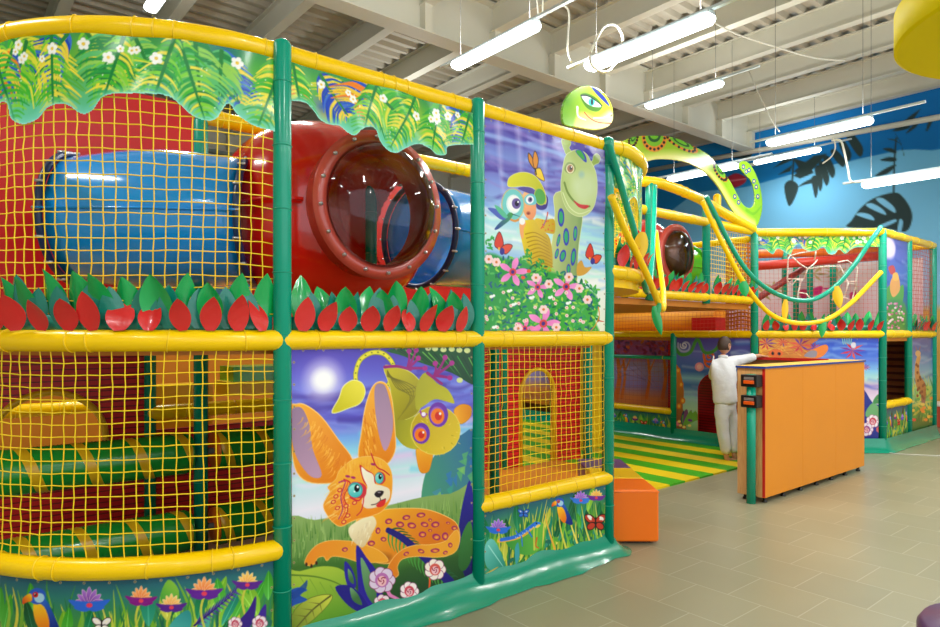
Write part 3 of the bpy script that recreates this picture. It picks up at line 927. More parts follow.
# slatted wall with arch window
def arch_wall(xa, xb, y, z0, z1, cx, hw, zs, za, lab, m, trim, door=False):
    """vertical slab along x with an arched opening: sill zs, spring za"""
    t = thing('arched_wall', lab, 'wall panel', ((xa + xb) / 2, y, z0))
    n = 14
    arch = [(cx + hw, zs)] + [(cx + hw * math.cos(PI * i / n), za + hw * math.sin(PI * i / n)) for i in range(n + 1)] + [(cx - hw, zs)]
    b = MB()
    # left and right slabs and the strips above and below
    b.box((xa, y, z0), (cx - hw, y + .05, z1)); b.box((cx + hw, y, z0), (xb, y + .05, z1))
    if zs > z0 + .01: b.box((cx - hw, y, z0), (cx + hw, y + .05, zs))
    top = arch[1:-1]
    for i in range(len(top) - 1):
        (x_a, z_a), (x_b, z_b) = top[i], top[i + 1]
        b.add([(x_a, y, z_a), (x_b, y, z_b), (x_b, y, z1), (x_a, y, z1), (x_a, y + .05, z_a), (x_b, y + .05, z_b), (x_b, y + .05, z1), (x_a, y + .05, z1)],
              [(0, 1, 2, 3), (7, 6, 5, 4), (0, 4, 5, 1), (3, 2, 6, 7)])
    b.build('slatted_panel', m, t)
    tb = MB(); tb.tube([(p[0], y - .005, p[1]) for p in arch], .024, 8, closed=not door); tb.build('opening_trim', trim, t)
    return t
arch_wall(-.1, 1.31, 5.56, 0, 1.49, .66, .36, .62, .82, 'dark red slatted wall with arched window behind the rollers', M['redslat'], M['rolleryel'])
redwall((1.31, 5.56, 0), (3.2, 5.61, .84), 'dark red slatted wall between the right hand rollers', M['redslat'])
arch_wall(4.72, 6.42, 5.56, .02, 1.5, 5.63, .28, .03, .90, 'red slatted wall with tall arched doorway onto the striped mat', M['redslat'], M['rolleryel'], True)
tag(MB().box((-.1, 7.6, 0), (5.4, 7.65, 1.5)).build('wooden_screen', M['deckbrown']), 'tan back panel seen through the arched window', 'wall panel')
tag(MB().box((6.48, 5.62, .1), (7.1, 5.66, 1.5)).build('wooden_screen', M['rolleryel']), 'yellow board right of the arched doorway, behind the net', 'wall panel')
# posts beside the doorway
for (x, y) in ((4.65, 5.5), (6.45, 5.5)): add_post(x, y, 0, 1.52, near, .04)
tag(MB().prism([(2.55, 3.2), (3.83, 3.14)] + [RARC.pt(RARC.L * i / 10, 0, -.08)[:2] for i in range(1, 11)] + [(5.0, 5.5), (2.55, 5.5)], 0, .07).build('floor_mat', M['deckbrown']), 'brown orange mat on the floor behind the straight net', 'mat')
tag(MB().box((5.0, 4.4, .0), (5.95, 5.54, .05)).build('floor_mat', M['deckbrown']), 'brown orange mat right in front of the tall arched doorway', 'mat')
for (a_, c_, nm, mm, lab) in (((2.0, 5.72, 1.06), (3.3, 6.1, 1.18), 'foam_block', 'pyellow', 'yellow foam ledge behind the upper right roller'), ((2.05, 5.75, 1.18), (3.3, 6.1, 1.31), 'foam_block', 'slide', 'bright green foam block on the yellow ledge'), ((1.38, 5.9, .0), (1.92, 6.2, 1.16), 'foam_block', 'rolleryel', 'tan foam block between the two inner teal posts')):
    tag(MB().box(a_, c_).build(nm, M[mm]), lab, 'block')
# blue things beyond the doorway
t = MB(); t.tube([(5.2, 9.3, .62), (8.5, 9.3, .62)], .23, 24); tag(t.build('tunnel', M['blue']), 'blue tube glimpsed through the tall arched doorway', 'tunnel')
tag(MB().box((5.2, 9.05, .03), (8.5, 9.1, .36)).build('padded_wall', M['redv']), 'red wall far beyond the arched doorway', 'wall panel')

# spiral striped rollers
def roller(xa, xb, y, z, r, lab, cap):
    t = thing('roller', lab, 'roller', ((xa + xb) / 2, y, z - r), 'green rollers with yellow spiral stripes')
    nl, na = 60, 48; vs = []
    b = MB(); L = xb - xa
    for i in range(nl + 1):
        rr = r * (1 if 0 < i < nl else .93)
        for k in range(na):
            a = 2 * PI * (k / na + L * i / nl / .27); vs.append((xa + L * i / nl, y - rr * math.sin(a), z + rr * math.cos(a)))
    b.add(vs, [], 0)
    for i in range(nl):
        for k in range(na):
            b.f.append([i * na + k, i * na + (k + 1) % na, (i + 1) * na + (k + 1) % na, (i + 1) * na + k]); b.m.append(1 if k < na * .2 else 0); b.sm.append(True)
    b.build('padding', [M['roller'], M['rolleryel']], t)
    for x in (xa - .012, xb - .004):
        cb = MB(); cb.lathe([(0, 0), (r * .9, 0), (r * .9, .016), (0, .016)], (x, y, z), (1, 0, 0), 28); cb.build('end_cap', M[cap], t)
    ab = MB(); ab.tube([(xa - .06, y, z), (xb + .06, y, z)], .02, 8); ab.build('axle', M['wire'], t)
roller(.12, 1.25, 4.31, .85, .129, 'upper left green roller with yellow spiral stripes behind the curved net', 'roller')
roller(1.42, 2.5, 4.31, .85, .129, 'upper right striped roller with orange end, right of the inner teal post', 'orange')
roller(.12, 1.25, 4.31, .367, .129, 'lower left green roller with yellow spiral stripes above the curved bottom rail', 'roller')
roller(1.42, 2.5, 4.31, .367, .129, 'lower right striped roller with orange end, under the upper right roller', 'orange')

# tunnels and the round window
def tunnel(a, b_, r, lab, m, rim, seam=True, bulge=0.0):
    t = thing('tunnel', lab, 'tunnel', tuple((Vector(a) + Vector(b_)) / 2 - Vector((0, 0, r))))
    a = Vector(a); b_ = Vector(b_); d = b_ - a; L = d.length
    prof = [(r + .035, 0), (r + .035, .02), (r, .022)] + [(r + bulge * math.sin(PI * i / 10), .022 + (L - .044) * i / 10) for i in range(1, 10)] + [(r, L - .022), (r + .035, L - .02), (r + .035, L)]
    mb = MB(); mb.lathe(prof[2:-2], a, d, 48); 
    mb.f = [f for f in mb.f if len(f) == 4]; mb.m = mb.m[:len(mb.f)]; mb.sm = mb.sm[:len(mb.f)]
    o = mb.build('shell', m, t); so = o.modifiers.new('thickness', 'SOLIDIFY'); so.thickness = .012
    for e in (0, L):
        fb = MB(); c = a + d.normalized() * e
        ax = d.normalized(); u = ax.cross(Vector((0, 0, 1))).normalized(); w = ax.cross(u)
        fb.tube([c + (u * math.cos(2 * PI * k / 48) + w * math.sin(2 * PI * k / 48)) * (r + .012) for k in range(48)], .022, 8, 0, True)
        for k in range(16):
            q = c + (u * math.cos(2 * PI * k / 16) + w * math.sin(2 * PI * k / 16)) * (r + .032)
            fb.lathe([(0, -.024), (.008, -.022), (.008, .022), (0, .024)], q, ax, 6, 1)
        fb.build('flange', [rim, M['bolt']], t)
    if seam:
        ax = d.normalized(); u = ax.cross(Vector((0, 0, 1))).normalized()
        for sg in (-1, 1): sb = MB(); sb.tube([a + u * sg * (r + bulge * .6 + .004), a + u * sg * (r + bulge + .004) + d * .5, a + u * sg * (r + bulge * .6 + .004) + d], .007, 6); sb.build('seam', m, t)
    return t
tunnel((1.54, 3.95, 2.29), (.68, 4.58, 2.29), .37, 'large blue tunnel behind the curved yellow net', M['blue'], M['navy'], bulge=.05)
tunnel((2.76, 3.95, 2.33), (3.66, 4.08, 2.33), .37, 'blue tunnel right of the round window, running back to the right', M['blue'], M['navy'])

pod = thing('window_pod', 'big red plastic pod with a clear round dome window', 'play pod', (1.95, 3.95, 1.7))
def superell(c, h, ex, ey, n=40):
    b = MB(); vs = []; fs = []
    sg = lambda v, e: math.copysign(abs(v) ** e, v)
    for i in range(n + 1):
        t = -PI / 2 + PI * i / n
        for k in range(n * 2):
            a = -PI + PI * k / n
            vs.append((c[0] + h[0] * sg(math.cos(t), ex) * sg(math.cos(a), ey), c[1] + h[1] * sg(math.cos(t), ex) * sg(math.sin(a), ey), c[2] + h[2] * sg(math.sin(t), ex)))
    m = n * 2
    for i in range(n):
        for k in range(m): fs.append((i * m + k, i * m + (k + 1) % m, (i + 1) * m + (k + 1) % m, (i + 1) * m + k))
    b.add(vs, fs, 0, True); return b
# pod shell: a wide barrel lying along x with a mouth for the window
WC = (2.06, 3.36, 2.36); WR = .385
sb = superell((2.03, 3.98, 2.36), (.66, .56, .60), .8, .75, 60)
keepf = []
for f in sb.f:
    c = sum((Vector(sb.v[i]) for i in f), Vector()) / len(f)
    if c.y < 3.75 and math.hypot(c.x - WC[0], c.z - WC[2]) < WR: continue
    if c.y > 3.9 and c.z < 2.12: continue  # unseen opening low at the back, added to let light into the pod
    if c.x > 2.5 and math.hypot(c.y - 3.96, c.z - 2.33) < .36: continue
    keepf.append(f)
uk = {i for f in keepf for i in f}; kset = {tuple(f) for f in keepf}
for f in sb.f:
    if tuple(f) in kset: continue
    for i in f:
        x, y, z = sb.v[i]
        if i not in uk: continue
        if y < 3.75 and math.hypot(x - WC[0], z - WC[2]) < WR + .05:
            d = math.hypot(x - WC[0], z - WC[2]); sb.v[i] = (WC[0] + (x - WC[0]) / d * WR, y, WC[2] + (z - WC[2]) / d * WR)
        elif x > 2.4 and math.hypot(y - 3.96, z - 2.33) < .42:
            d = math.hypot(y - 3.96, z - 2.33); sb.v[i] = (x, 3.96 + (y - 3.96) / d * .36, 2.33 + (z - 2.33) / d * .36)
sb.f = keepf; sb.m = [0] * len(keepf); sb.sm = [True] * len(keepf)
sb.build('shell', M['red'], pod)
cb = MB(); cb.lathe([(WR + .03, .20), (WR + .02, .0), (WR + .05, -.02), (WR + .055, -.035), (WR - .03, -.05), (WR - .035, -.03), (WR - .02, .2)], WC, (0, 1, 0), 64)
cb.f = [f for f in cb.f if len(f) == 4]; cb.m = [0] * len(cb.f); cb.sm = [True] * len(cb.f)
ring = cb.build('window_ring', M['redrim'], pod)
for k in range(16):
    a = 2 * PI * k / 16 + .1; bb = MB(); bb.lathe([(0, -.062), (.011, -.058), (.011, -.03)], (WC[0] + (WR + .015) * math.cos(a), WC[1], WC[2] + (WR + .015) * math.sin(a)), (0, 1, 0), 8)
    bb.build('bolt', M['bolt'], ring)
db = MB(); db.lathe([((WR - .02) * math.cos(a), -.05 - .17 * math.sin(a)) for a in [PI / 2 * i / 10 for i in range(11)]], WC, (0, 1, 0), 64)
db.f = [f for f in db.f if len(f) == 4]; db.m = [0] * len(db.f); db.sm = [True] * len(db.f)
db.build('clear_dome', M['dome'], pod)
sm = MB(); sm.tube([(1.37, 3.9, 2.36), (1.39, 3.65, 2.36), (1.47, 3.5, 2.36), (1.62, 3.44, 2.36)], .012, 6); sm.build('seam', M['red'], pod)
lg = MB(); lg.lathe([(.05, 1.55), (.05, 1.86)], (2.62, 3.7, 0), n=14); lg.build('support_leg', M['yellow'], pod)
# ------------------------------------------------------------------ near printed sheets
rng = random.Random(11)
AB2 = Flat((PA[0], PA[1] - .01), (PB[0], PB[1] - .01)); BC2 = Flat((PB[0], PB[1] - .01), (PC[0], PC[1] - .01))

# --- palm valances
def valance(surf, s0, s1, zlow, ztop, pts, name, lab, seed, group=None, res=.004):
    """pts: hem outline as (s, z) from left to right"""
    cv = Canvas(surf, s0, s1, zlow, ztop, res)
    r = random.Random(seed)
    hem = sorted(pts)
    zavg = sum(p[1] for p in hem) / len(hem)
    c = Canvas.curve(np.array(hem), False, 6)
    valance_art(cv, r, [tuple(p) for p in c], zavg)
    cv.metres()
    out = [(s0 - .5, ztop + .5)] + [(float(p[0]), float(p[1])) for p in c] + [(s1 + .5, ztop + .5)]
    q = [(s0 - .5, hem[0][1])] + out[1:-1] + [(s1 + .5, hem[-1][1]), (s1 + .5, ztop + .5), (s0 - .5, ztop + .5)]
    cv.keep(q, False)
    return tag(cv.sheet(name, M['print'], ripple=.012, seed=seed), lab, 'valance', group)
hemAB = [AB2.inv(270 + x / 3.917, 20 + y / 3.917) for x, y in
         [(60, 322), (130, 322), (165, 350), (195, 390), (230, 410), (270, 415), (300, 440), (330, 455), (360, 430), (390, 420), (415, 430), (430, 470), (460, 505), (500, 520), (540, 500), (580, 488), (620, 505), (650, 530), (690, 528), (702, 495), (790, 490), (830, 490)]]
valance(AB2, .03, AB.L - .03, 2.40, 2.94, hemAB, 'palm_valance', 'palm leaf printed valance above the round red window pod', 21, 'palm leaf valances')
hemL = [LARC.inv(x / 3.133, y / 3.133) for x, y in
        [(0, 325), (22, 325), (32, 370), (70, 390), (115, 375), (150, 335), (200, 325), (250, 355), (290, 345), (330, 302), (425, 298), (520, 300), (560, 325), (600, 360), (645, 378), (680, 370), (715, 325), (745, 360), (800, 395), (860, 415), (880, 415)]]
sm_ = max(p[0] for p in hemL)
hemL += [(sm_ + .08, 2.66), (sm_ + .2, 2.6), (sm_ + .3, 2.66), (sm_ + .42, 2.55), (sm_ + .6, 2.62), (LARC.L + .1, 2.6)]
valance(LARC, .03, LARC.L - .02, 2.44, 2.94, hemL, 'palm_valance', 'long curved palm leaf printed valance over the large blue tunnel', 5, 'palm leaf valances')
hemR = [(0, 2.66), (.1, 2.68), (.25, 2.6), (.4, 2.66), (.6, 2.55), (.75, 2.58), (.92, 2.40), (1.05, 2.5), (1.25, 2.6), (1.6, 2.5), (2.0, 2.5)]
valance(RARC, .06, RARC.L - .02, 2.3, 2.94, hemR, 'palm_valance', 'crumpled palm leaf valance on the right rounded corner, seen edge-on', 8, 'palm leaf valances', .006)

# --- lower strips with flowers
def strip_left():
    cv = Canvas(LARC, .04, LARC.L - .03, .1, .5, .0036)
    r = random.Random(4); meadow_background(cv, r, 260)
    cv.zoom(0, 550, 3.241)
    for (x, h, c) in ((20, 110, (150, 190, 60)), (45, 120, (220, 205, 70)), (60, 130, (120, 170, 50)), (255, 160, (120, 180, 60)), (330, 190, (226, 214, 90)), (352, 200, (200, 205, 70)), (300, 200, (214, 200, 70))):
        cv.line([(x - 10, 300), (x + 12, (h + 300) / 2), (x, h)], 16, c, 2)
    cv.poly([(520, 160), (545, 95), (580, 130), (570, 190)], ((70, 160, 60), (520, 160), (150, 200, 60), (580, 100)))
    cv.poly([(530, 300), (560, 230), (610, 195), (620, 240), (590, 300)], ((90, 190, 180), (540, 290), (40, 140, 140), (610, 200)))
    cv.poly([(620, 300), (640, 250), (680, 215), (670, 270)], (70, 170, 150))
    for i in range(12):
        x = 640 + i * 11; y = 235 - i * 9
        cv.line([(x, y), (x + 12, y - 26)], 7, (60, 40, 140), 1); cv.line([(x, y), (x + 22, y + 12)], 7, (80, 50, 160), 1)
    cv.line([(630, 245), (760, 140)], 7, (40, 26, 110), 2)
    for (x, y) in ((455, 165), (555, 190), (665, 140), (800, 110)):
        cv.line([(x, y), (x - 14, y + 60), (x + 6, y + 140)], 8, (200, 200, 70), 6)
    parrot(cv, (120, 150), 46)
    lotus(cv, (288, 178), 50, (110, 50, 150), (40, 100, 215))
    lotus(cv, (458, 162), 40, (236, 110, 40), (130, 20, 130)); lotus(cv, (556, 184), 38, (244, 150, 60), (84, 30, 140))
    lotus(cv, (662, 140), 46, (240, 110, 40), (96, 26, 150)); lotus(cv, (802, 112), 38, (244, 150, 50), (88, 30, 140))
    cv.poly([(760, 250), (805, 195), (830, 150), (826, 215), (800, 260)], (52, 26, 130)); cv.poly([(830, 230), (862, 175), (858, 240)], (60, 36, 150))
    rose(cv, (762, 240), 22); rose(cv, (842, 238), 24)
    butterfly(cv, (328, 245), 26, (244, 236, 230))
    # further along the curve, out of the picture
    cv.metres(); eyelets(cv)
    return tag(cv.sheet('printed_banner', M['print'], ripple=.004), 'curved jungle flower banner with parrot under the bottom rail at lower left', 'banner', 'low jungle flower banners')
strip_left()

def strip_right():
    cv = Canvas(BC2, .045, BC.L - .045, .1, .52, .0036)
    r = random.Random(9); meadow_background(cv, r, 170)
    cv.zoom(470, 460, 4.48)
    cv.poly([(70, 380), (110, 360), (160, 480), (110, 500), (70, 470)], ((110, 200, 190), (80, 380), (40, 140, 120), (150, 480)))
    cv.line([(85, 385), (150, 480)], 5, (160, 226, 214), 2)
    cv.poly([(160, 370), (210, 350), (280, 280), (330, 290), (335, 370), (290, 420), (220, 420)], ((60, 150, 60), (170, 380), (110, 190, 70), (330, 300)))
    cv.poly([(200, 400), (215, 370), (220, 430), (205, 470)], (60, 160, 170))
    for i, (x0, x1, c) in enumerate(((320, 300, (150, 200, 60)), (345, 330, (230, 220, 90)), (370, 330, (90, 170, 60)), (395, 430, (220, 214, 80)), (415, 450, (120, 190, 60)), (440, 490, (240, 226, 100)), (470, 520, (90, 170, 70)), (500, 548, (224, 216, 90)), (530, 590, (150, 200, 70)), (560, 610, (220, 214, 90)), (300, 290, (200, 210, 80)), (330, 380, (240, 180, 60)))):
        cv.line([(x1, 400), ((x0 + x1) / 2 - 8, 300), (x0, 190 + (i % 3) * 18)], 11, c, 1.5)
    lotus(cv, (128, 312), 42, (110, 60, 170), (40, 110, 220)); cv.line([(130, 330), (135, 400)], 6, (210, 200, 80))
    butterfly(cv, (240, 240), 20, (40, 110, 210), (20, 30, 100), .3)
    # spotted lizard
    cv.line([(130, 362), (200, 350), (250, 330), (290, 292)], 16, (236, 180, 60), 12); cv.line([(140, 358), (200, 345), (245, 320), (292, 284)], 13, (40, 110, 220), 15)
    cv.ell((300, 290), 16, 12, (50, 130, 230), -.6); cv.ell((303, 296), 12, 6, (250, 210, 90), -.6); cv.ell((297, 284), 3.4, 3.4, (20, 20, 30))
    for (a, b) in (((230, 335), (234, 385)), ((262, 318), (278, 345)), ((215, 335), (205, 318))): cv.line([a, b], 7, (40, 110, 220), 5)
    for i in range(12): cv.ell((205 + i * 8, 346 - i * 4.6 + (i % 2) * 5), 2.4, 2.0, (190, 230, 250))
    parrot(cv, (402, 190), 36)
    lotus(cv, (497, 180), 36, (120, 60, 180), (50, 120, 225)); lotus(cv, (566, 168), 32, (244, 150, 40), (110, 40, 150))
    butterfly(cv, (562, 282), 40, (196, 56, 36), (40, 14, 20), .2)
    for (x, y) in ((535, 255), (590, 262)): cv.ell((x, y), 12, 7, (250, 240, 232), .6)
    cv.line([(300, 350), (296, 385), (310, 395)], 9, (210, 110, 40), 4)
    cv.line([(70, 512), (125, 480)], 7, (214, 180, 50), 3)
    eyelets(cv)
    return tag(cv.sheet('printed_banner', M['print'], ripple=.004), 'jungle flower banner with lizard and parrot beside the orange pouf', 'banner', 'low jungle flower banners')
strip_right()

# --- large banner with the big eared spotted cub
def banner_cub():
    cv = Canvas(AB2, .045, AB.L - .045, .09, 1.53, .0036)
    r = random.Random(2)
    cv.vgrad([(1.53, (74, 56, 170)), (1.40, (96, 92, 206)), (1.28, (120, 140, 232)), (1.16, (96, 92, 204)), (1.06, (120, 170, 240)), (.98, (150, 220, 240)), (.92, (214, 206, 240)), (.86, (190, 230, 236)), (.72, (240, 236, 250)), (.6, (206, 226, 240)), (.5, (150, 190, 120)), (.09, (50, 110, 40))])
    cv.streaks(46, 1.08, 1.52, [(62, 40, 150), (120, 120, 226), (150, 160, 240), (84, 70, 190)], r, (.01, .035), .5)
    cv.streaks(26, .8, 1.08, [(120, 210, 236), (236, 230, 250), (170, 236, 214), (226, 200, 240)], r, (.015, .04), .6)
    cv.zoom(270, 330, 4.182)
    cv.glow((225, 210), 150, (200, 170, 250), .8); cv.glow((225, 210), 105, (255, 255, 255), 1.0, 1.1); cv.ell((225, 210), 42, 42, (255, 255, 255), soft=14)
    # mossy rock
    cv.poly([(632, 700), (650, 600), (690, 520), (740, 470), (800, 440), (860, 440), (870, 800), (640, 800)], ((70, 150, 120), (640, 620), (50, 110, 160), (850, 460)))
    for k in range(46):
        x = r.uniform(650, 860); y = r.uniform(460, 760)
        if y < 440 + (860 - x) * .8: continue
        cv.poly([(x, y), (x + r.uniform(15, 40), y - r.uniform(10, 30)), (x + r.uniform(10, 40), y + r.uniform(20, 50))], r.choice([(90, 180, 110), (50, 120, 190), (130, 200, 100), (70, 140, 170), (60, 160, 140)]), False, op=.75)
    # branch
    cv.poly([(500, 80), (860, 70), (860, 225), (760, 180), (640, 140), (560, 110)], ((30, 90, 40), (500, 80), (20, 70, 40), (860, 200)))
    for k in range(14): cv.line([(520 + k * 24, 78 + k * 3), (600 + k * 22, 120 + k * 8)], 5, r.choice([(60, 150, 60), (20, 60, 40), (100, 170, 70)]), 1)
    for (x, y) in ((662, 76), (690, 78), (725, 82), (760, 80), (792, 84), (825, 86), (792, 210)): cv.ell((x, y), 13, 11, (214, 226, 150))
    # leaf tail
    tail = [(360, 225), (358, 180), (378, 125), (425, 95), (475, 100), (512, 140), (515, 185), (492, 232)]
    cv.line(tail, 20, (150, 150, 20)); cv.line(tail, 14, (232, 220, 50))
    for q in Canvas.curve(np.array(tail), False, 4)[::2]: cv.ell((q[0], q[1]), 4, 3, (110, 130, 20))
    cv.poly([(358, 212), (385, 225), (396, 262), (375, 305), (330, 325), (262, 346), (290, 285), (305, 240), (335, 215)], ((240, 226, 60), (380, 220), (206, 196, 20), (280, 330)), edge=((250, 246, 170), 3))
    # hanging leaf creature
    cv.poly([(476, 155), (530, 158), (590, 180), (632, 225), (640, 285), (612, 350), (545, 382), (510, 392), (505, 250)], ((196, 184, 30), (500, 180), (150, 140, 20), (620, 330)), edge=((230, 222, 90), 3))
    for k in range(7): cv.line([(490, 170 + k * 4), (540 + k * 12, 250 + k * 6 - k * k), (632 - k * 16, 230 + k * 24)], 5, (112, 104, 16), 2, op=.8)
    cv.poly([(505, 385), (570, 375), (640, 345), (700, 330), (640, 480), (600, 498), (545, 470)], ((150, 150, 26), (520, 400), (196, 186, 40), (640, 440)))
    cv.poly([(612, 500), (640, 505), (678, 508), (672, 560), (660, 592), (632, 595), (618, 560)], ((244, 170, 40), (640, 500), (232, 140, 20), (640, 590)), edge=((200, 130, 10), 2))
    cv.poly([(770, 340), (800, 312), (838, 322), (836, 365), (795, 392)], ((244, 170, 40), (780, 350), (230, 140, 30), (830, 330)), edge=((200, 130, 10), 2))
    cv.ell((693, 420), 103, 100, ((196, 168, 26), (640, 360), (226, 196, 50), (740, 500)), edge=((236, 214, 90), 3))
    cv.poly([(610, 330), (612, 240), (650, 178), (700, 222), (745, 250), (772, 305), (740, 300), (690, 290), (640, 320)], ((170, 166, 30), (620, 220), (196, 190, 50), (760, 290)))
    for k in range(40):
        a = r.uniform(0, 2 * PI); q = r.uniform(60, 100)
        x, y = 700 + math.cos(a) * q, 430 + math.sin(a) * q * .95
        cv.line([(x, y), (x + math.cos(a) * 12, y + math.sin(a) * 12)], 4, r.choice([(240, 214, 90), (170, 146, 20), (226, 190, 40)]), 1, op=.7)
    for (x, y, k) in ((704, 354, 1.0), (632, 432, .85)):
        cv.ell((x, y), 42 * k, 52 * k, (110, 50, 170)); cv.ell((x - 4, y + 4), 31 * k, 38 * k, (150, 90, 200)); cv.ell((x - 3, y + 6), 29 * k, 33 * k, (244, 120, 20)); cv.ell((x, y + 6), 15 * k, 18 * k, (210, 40, 20)); cv.ell((x + 8, y - 4), 5 * k, 6 * k, (255, 250, 240))
    cv.line([(628, 340), (640, 362), (654, 352)], 8, (160, 60, 160)); cv.ell((642, 352), 9, 9, (240, 230, 250))
    # violet clinging feet
    for (b, tips) in (((575, 160), ((582, 88), (612, 84), (622, 118), (650, 160))), ((690, 190), ((692, 140), (732, 115), (760, 138), (752, 200)))):
        for q in tips: cv.line([b, ((b[0] + q[0]) / 2 + 4, (b[1] + q[1]) / 2), q], 12, (150, 30, 120), 9); cv.ell(q, 11, 11, (170, 40, 140))
    cv.line([(478, 155), (530, 152), (590, 166)], 12, (150, 30, 120), 10); cv.line([(660, 180), (700, 210), (720, 225)], 12, (150, 30, 120), 9)
    # meadow
    cv.zoom(270, 470, 3.995)
    cv.poly([(60, 640), (60, 215), (180, 200), (300, 180), (480, 140), (600, 110), (720, 95), (840, 90), (840, 640)], ((140, 172, 96), (450, 130), (64, 120, 44), (450, 420)))
    for k in range(420):
        x = r.uniform(70, 830); y = 215 - (x - 70) * .16 + r.uniform(-5, 170)
        cv.line([(x, y + 34), (x + r.uniform(-7, 7), y - 14)], 5, r.choice([(120, 160, 74), (160, 190, 110), (90, 140, 60), (70, 120, 50), (140, 176, 90)]), 1, op=.85)
    cv.poly([(60, 640), (60, 390), (300, 350), (520, 380), (840, 330), (840, 640)], ((60, 110, 40), (400, 350), (24, 66, 36), (400, 560)), soft=18)
    # right side leaves
    cv.poly([(796, 40), (815, 150), (818, 400), (780, 430), (752, 300), (762, 170)], ((36, 30, 150), (800, 50), (20, 20, 90), (790, 420)))
    cv.poly([(800, 205), (812, 330), (780, 400), (752, 380), (764, 270)], ((60, 130, 60), (790, 210), (40, 96, 44), (770, 400)))
    # ---- cub: ears
    cv.zoom(270, 330, 4.182)
    org, dor = (246, 170, 40), (232, 130, 20)
    cv.poly([(84, 335), (110, 312), (150, 316), (215, 365), (285, 460), (345, 545), (330, 620), (200, 640), (125, 610), (95, 520)], (org, (110, 320), dor, (300, 600)), edge=((255, 210, 120), 4))
    cv.poly([(86, 345), (112, 322), (140, 335), (165, 400), (178, 500), (215, 605), (170, 612), (115, 540), (90, 450)], ((150, 120, 150), (90, 350), (190, 150, 180), (190, 600)))
    cv.poly([(378, 545), (384, 430), (400, 320), (428, 242), (460, 218), (490, 236), (510, 300), (522, 420), (520, 510), (470, 570)], (org, (400, 300), dor, (500, 560)), edge=((255, 210, 120), 4))
    cv.poly([(438, 240), (465, 224), (488, 250), (514, 360), (510, 440), (482, 506), (456, 440), (440, 340)], ((160, 130, 160), (460, 230), (190, 150, 180), (490, 500)))
    for k in range(60):
        t = r.random(); x = 165 + t * 130 + r.uniform(-30, 30); y = 380 + t * 190 + r.uniform(-20, 40)
        cv.line([(x, y), (x - 8, y + 16), (x - 26, y + 30)], 5, r.choice([(255, 196, 80), (226, 120, 20), (250, 180, 50)]), 1, op=.8)
        x = 395 + r.uniform(-5, 45); y = r.uniform(330, 540); cv.line([(x, y), (x + 8, y + 30)], 5, r.choice([(255, 196, 80), (226, 120, 20)]), 1, op=.8)
    # ---- body
    cv.zoom(270, 470, 3.995)
    cv.poly([(350, 190), (430, 165), (520, 155), (620, 158), (700, 185), (748, 220), (757, 285), (728, 325), (690, 345), (600, 330), (520, 345), (470, 372), (400, 360), (340, 320)], ((244, 172, 44), (450, 160), (222, 120, 24), (560, 350)), edge=((255, 206, 110), 3))
    cv.poly([(420, 330), (480, 340), (470, 365), (410, 370), (350, 350)], (150, 84, 24), soft=8, op=.7)
    cv.poly([(345, 290), (300, 284), (240, 284), (190, 300), (155, 335), (140, 372), (160, 382), (180, 372), (190, 352), (215, 345), (228, 362), (250, 345), (300, 350), (360, 368), (420, 368), (470, 362), (430, 320)], ((236, 140, 34), (160, 330), (240, 164, 44), (400, 330)), edge=((255, 196, 100), 2))
    for (x, y) in ((146, 378), (166, 384), (186, 372)): cv.ell((x, y), 5, 8, (60, 30, 20))
    # palm frond over the flank
    for i in range(16):
        t = i / 15; x = 476 + 230 * t; y = 245 + 190 * t
        cv.line([(x, y), (x + 30, y - 12), (x + 62 - 18 * t, y - 6)], 10, (34, 90, 50), 2); cv.line([(x, y), (x - 4, y + 34), (x + 6, y + 66)], 10, (70, 150, 60), 2)
    cv.line([(470, 240), (540, 280), (640, 370), (720, 450)], 18, (30, 26, 120), 34)
    # haunch and tail curl
    cv.poly([(640, 300), (700, 285), (745, 240), (757, 285), (735, 330), (670, 348), (590, 345), (530, 355), (508, 385), (512, 418), (490, 430), (470, 410), (478, 372), (520, 325), (580, 302)], ((240, 164, 44), (640, 290), (226, 128, 30), (500, 400)), edge=((255, 206, 110), 2))
    for (x, y, a, b) in ((474, 205, 15, 11), (520, 218, 17, 12), (545, 190, 16, 10), (567, 222, 18, 12), (603, 180, 18, 10), (618, 218, 16, 10), (661, 218, 17, 12), (640, 242, 8, 6), (610, 258, 15, 12), (665, 268, 17, 13), (700, 265, 13, 16), (737, 232, 12, 9), (712, 212, 8, 5), (430, 242, 10, 13), (403, 292, 15, 11), (300, 318, 12, 9), (660, 322, 18, 9), (605, 325, 14, 8), (545, 335, 12, 7), (700, 330, 10, 7), (452, 276, 12, 9), (720, 300, 9, 10), (640, 200, 8, 6)):
        cv.ell((x, y), a, b, (160, 40, 90), r.uniform(-.5, .5)); cv.ell((x + 1, y + 1), a * .62, b * .55, (232, 120, 60)); cv.ell((x + 1, y + 2), a * .3, b * .3, (240, 170, 70))
    # chest
    cv.poly([(322, 222), (400, 182), (424, 212), (400, 262), (372, 308), (345, 296), (318, 262)], ((250, 236, 196), (340, 210), (226, 200, 150), (370, 300)))
    for k in range(26): x = r.uniform(325, 410); y = r.uniform(205, 285); cv.line([(x, y), (x - 6, y + 24)], 5, r.choice([(255, 246, 214), (226, 204, 160)]), 1, op=.7)
    # ---- head
    cv.zoom(280, 390, 4.7)
    cv.poly([(205, 540), (235, 480), (225, 455), (262, 420), (280, 380), (345, 328), (430, 314), (490, 335), (522, 385), (527, 450), (517, 520), (480, 568), (430, 590), (350, 610), (290, 640), (255, 625), (225, 590)], ((250, 184, 60), (300, 350), (240, 140, 30), (300, 620)), edge=((255, 206, 110), 3))
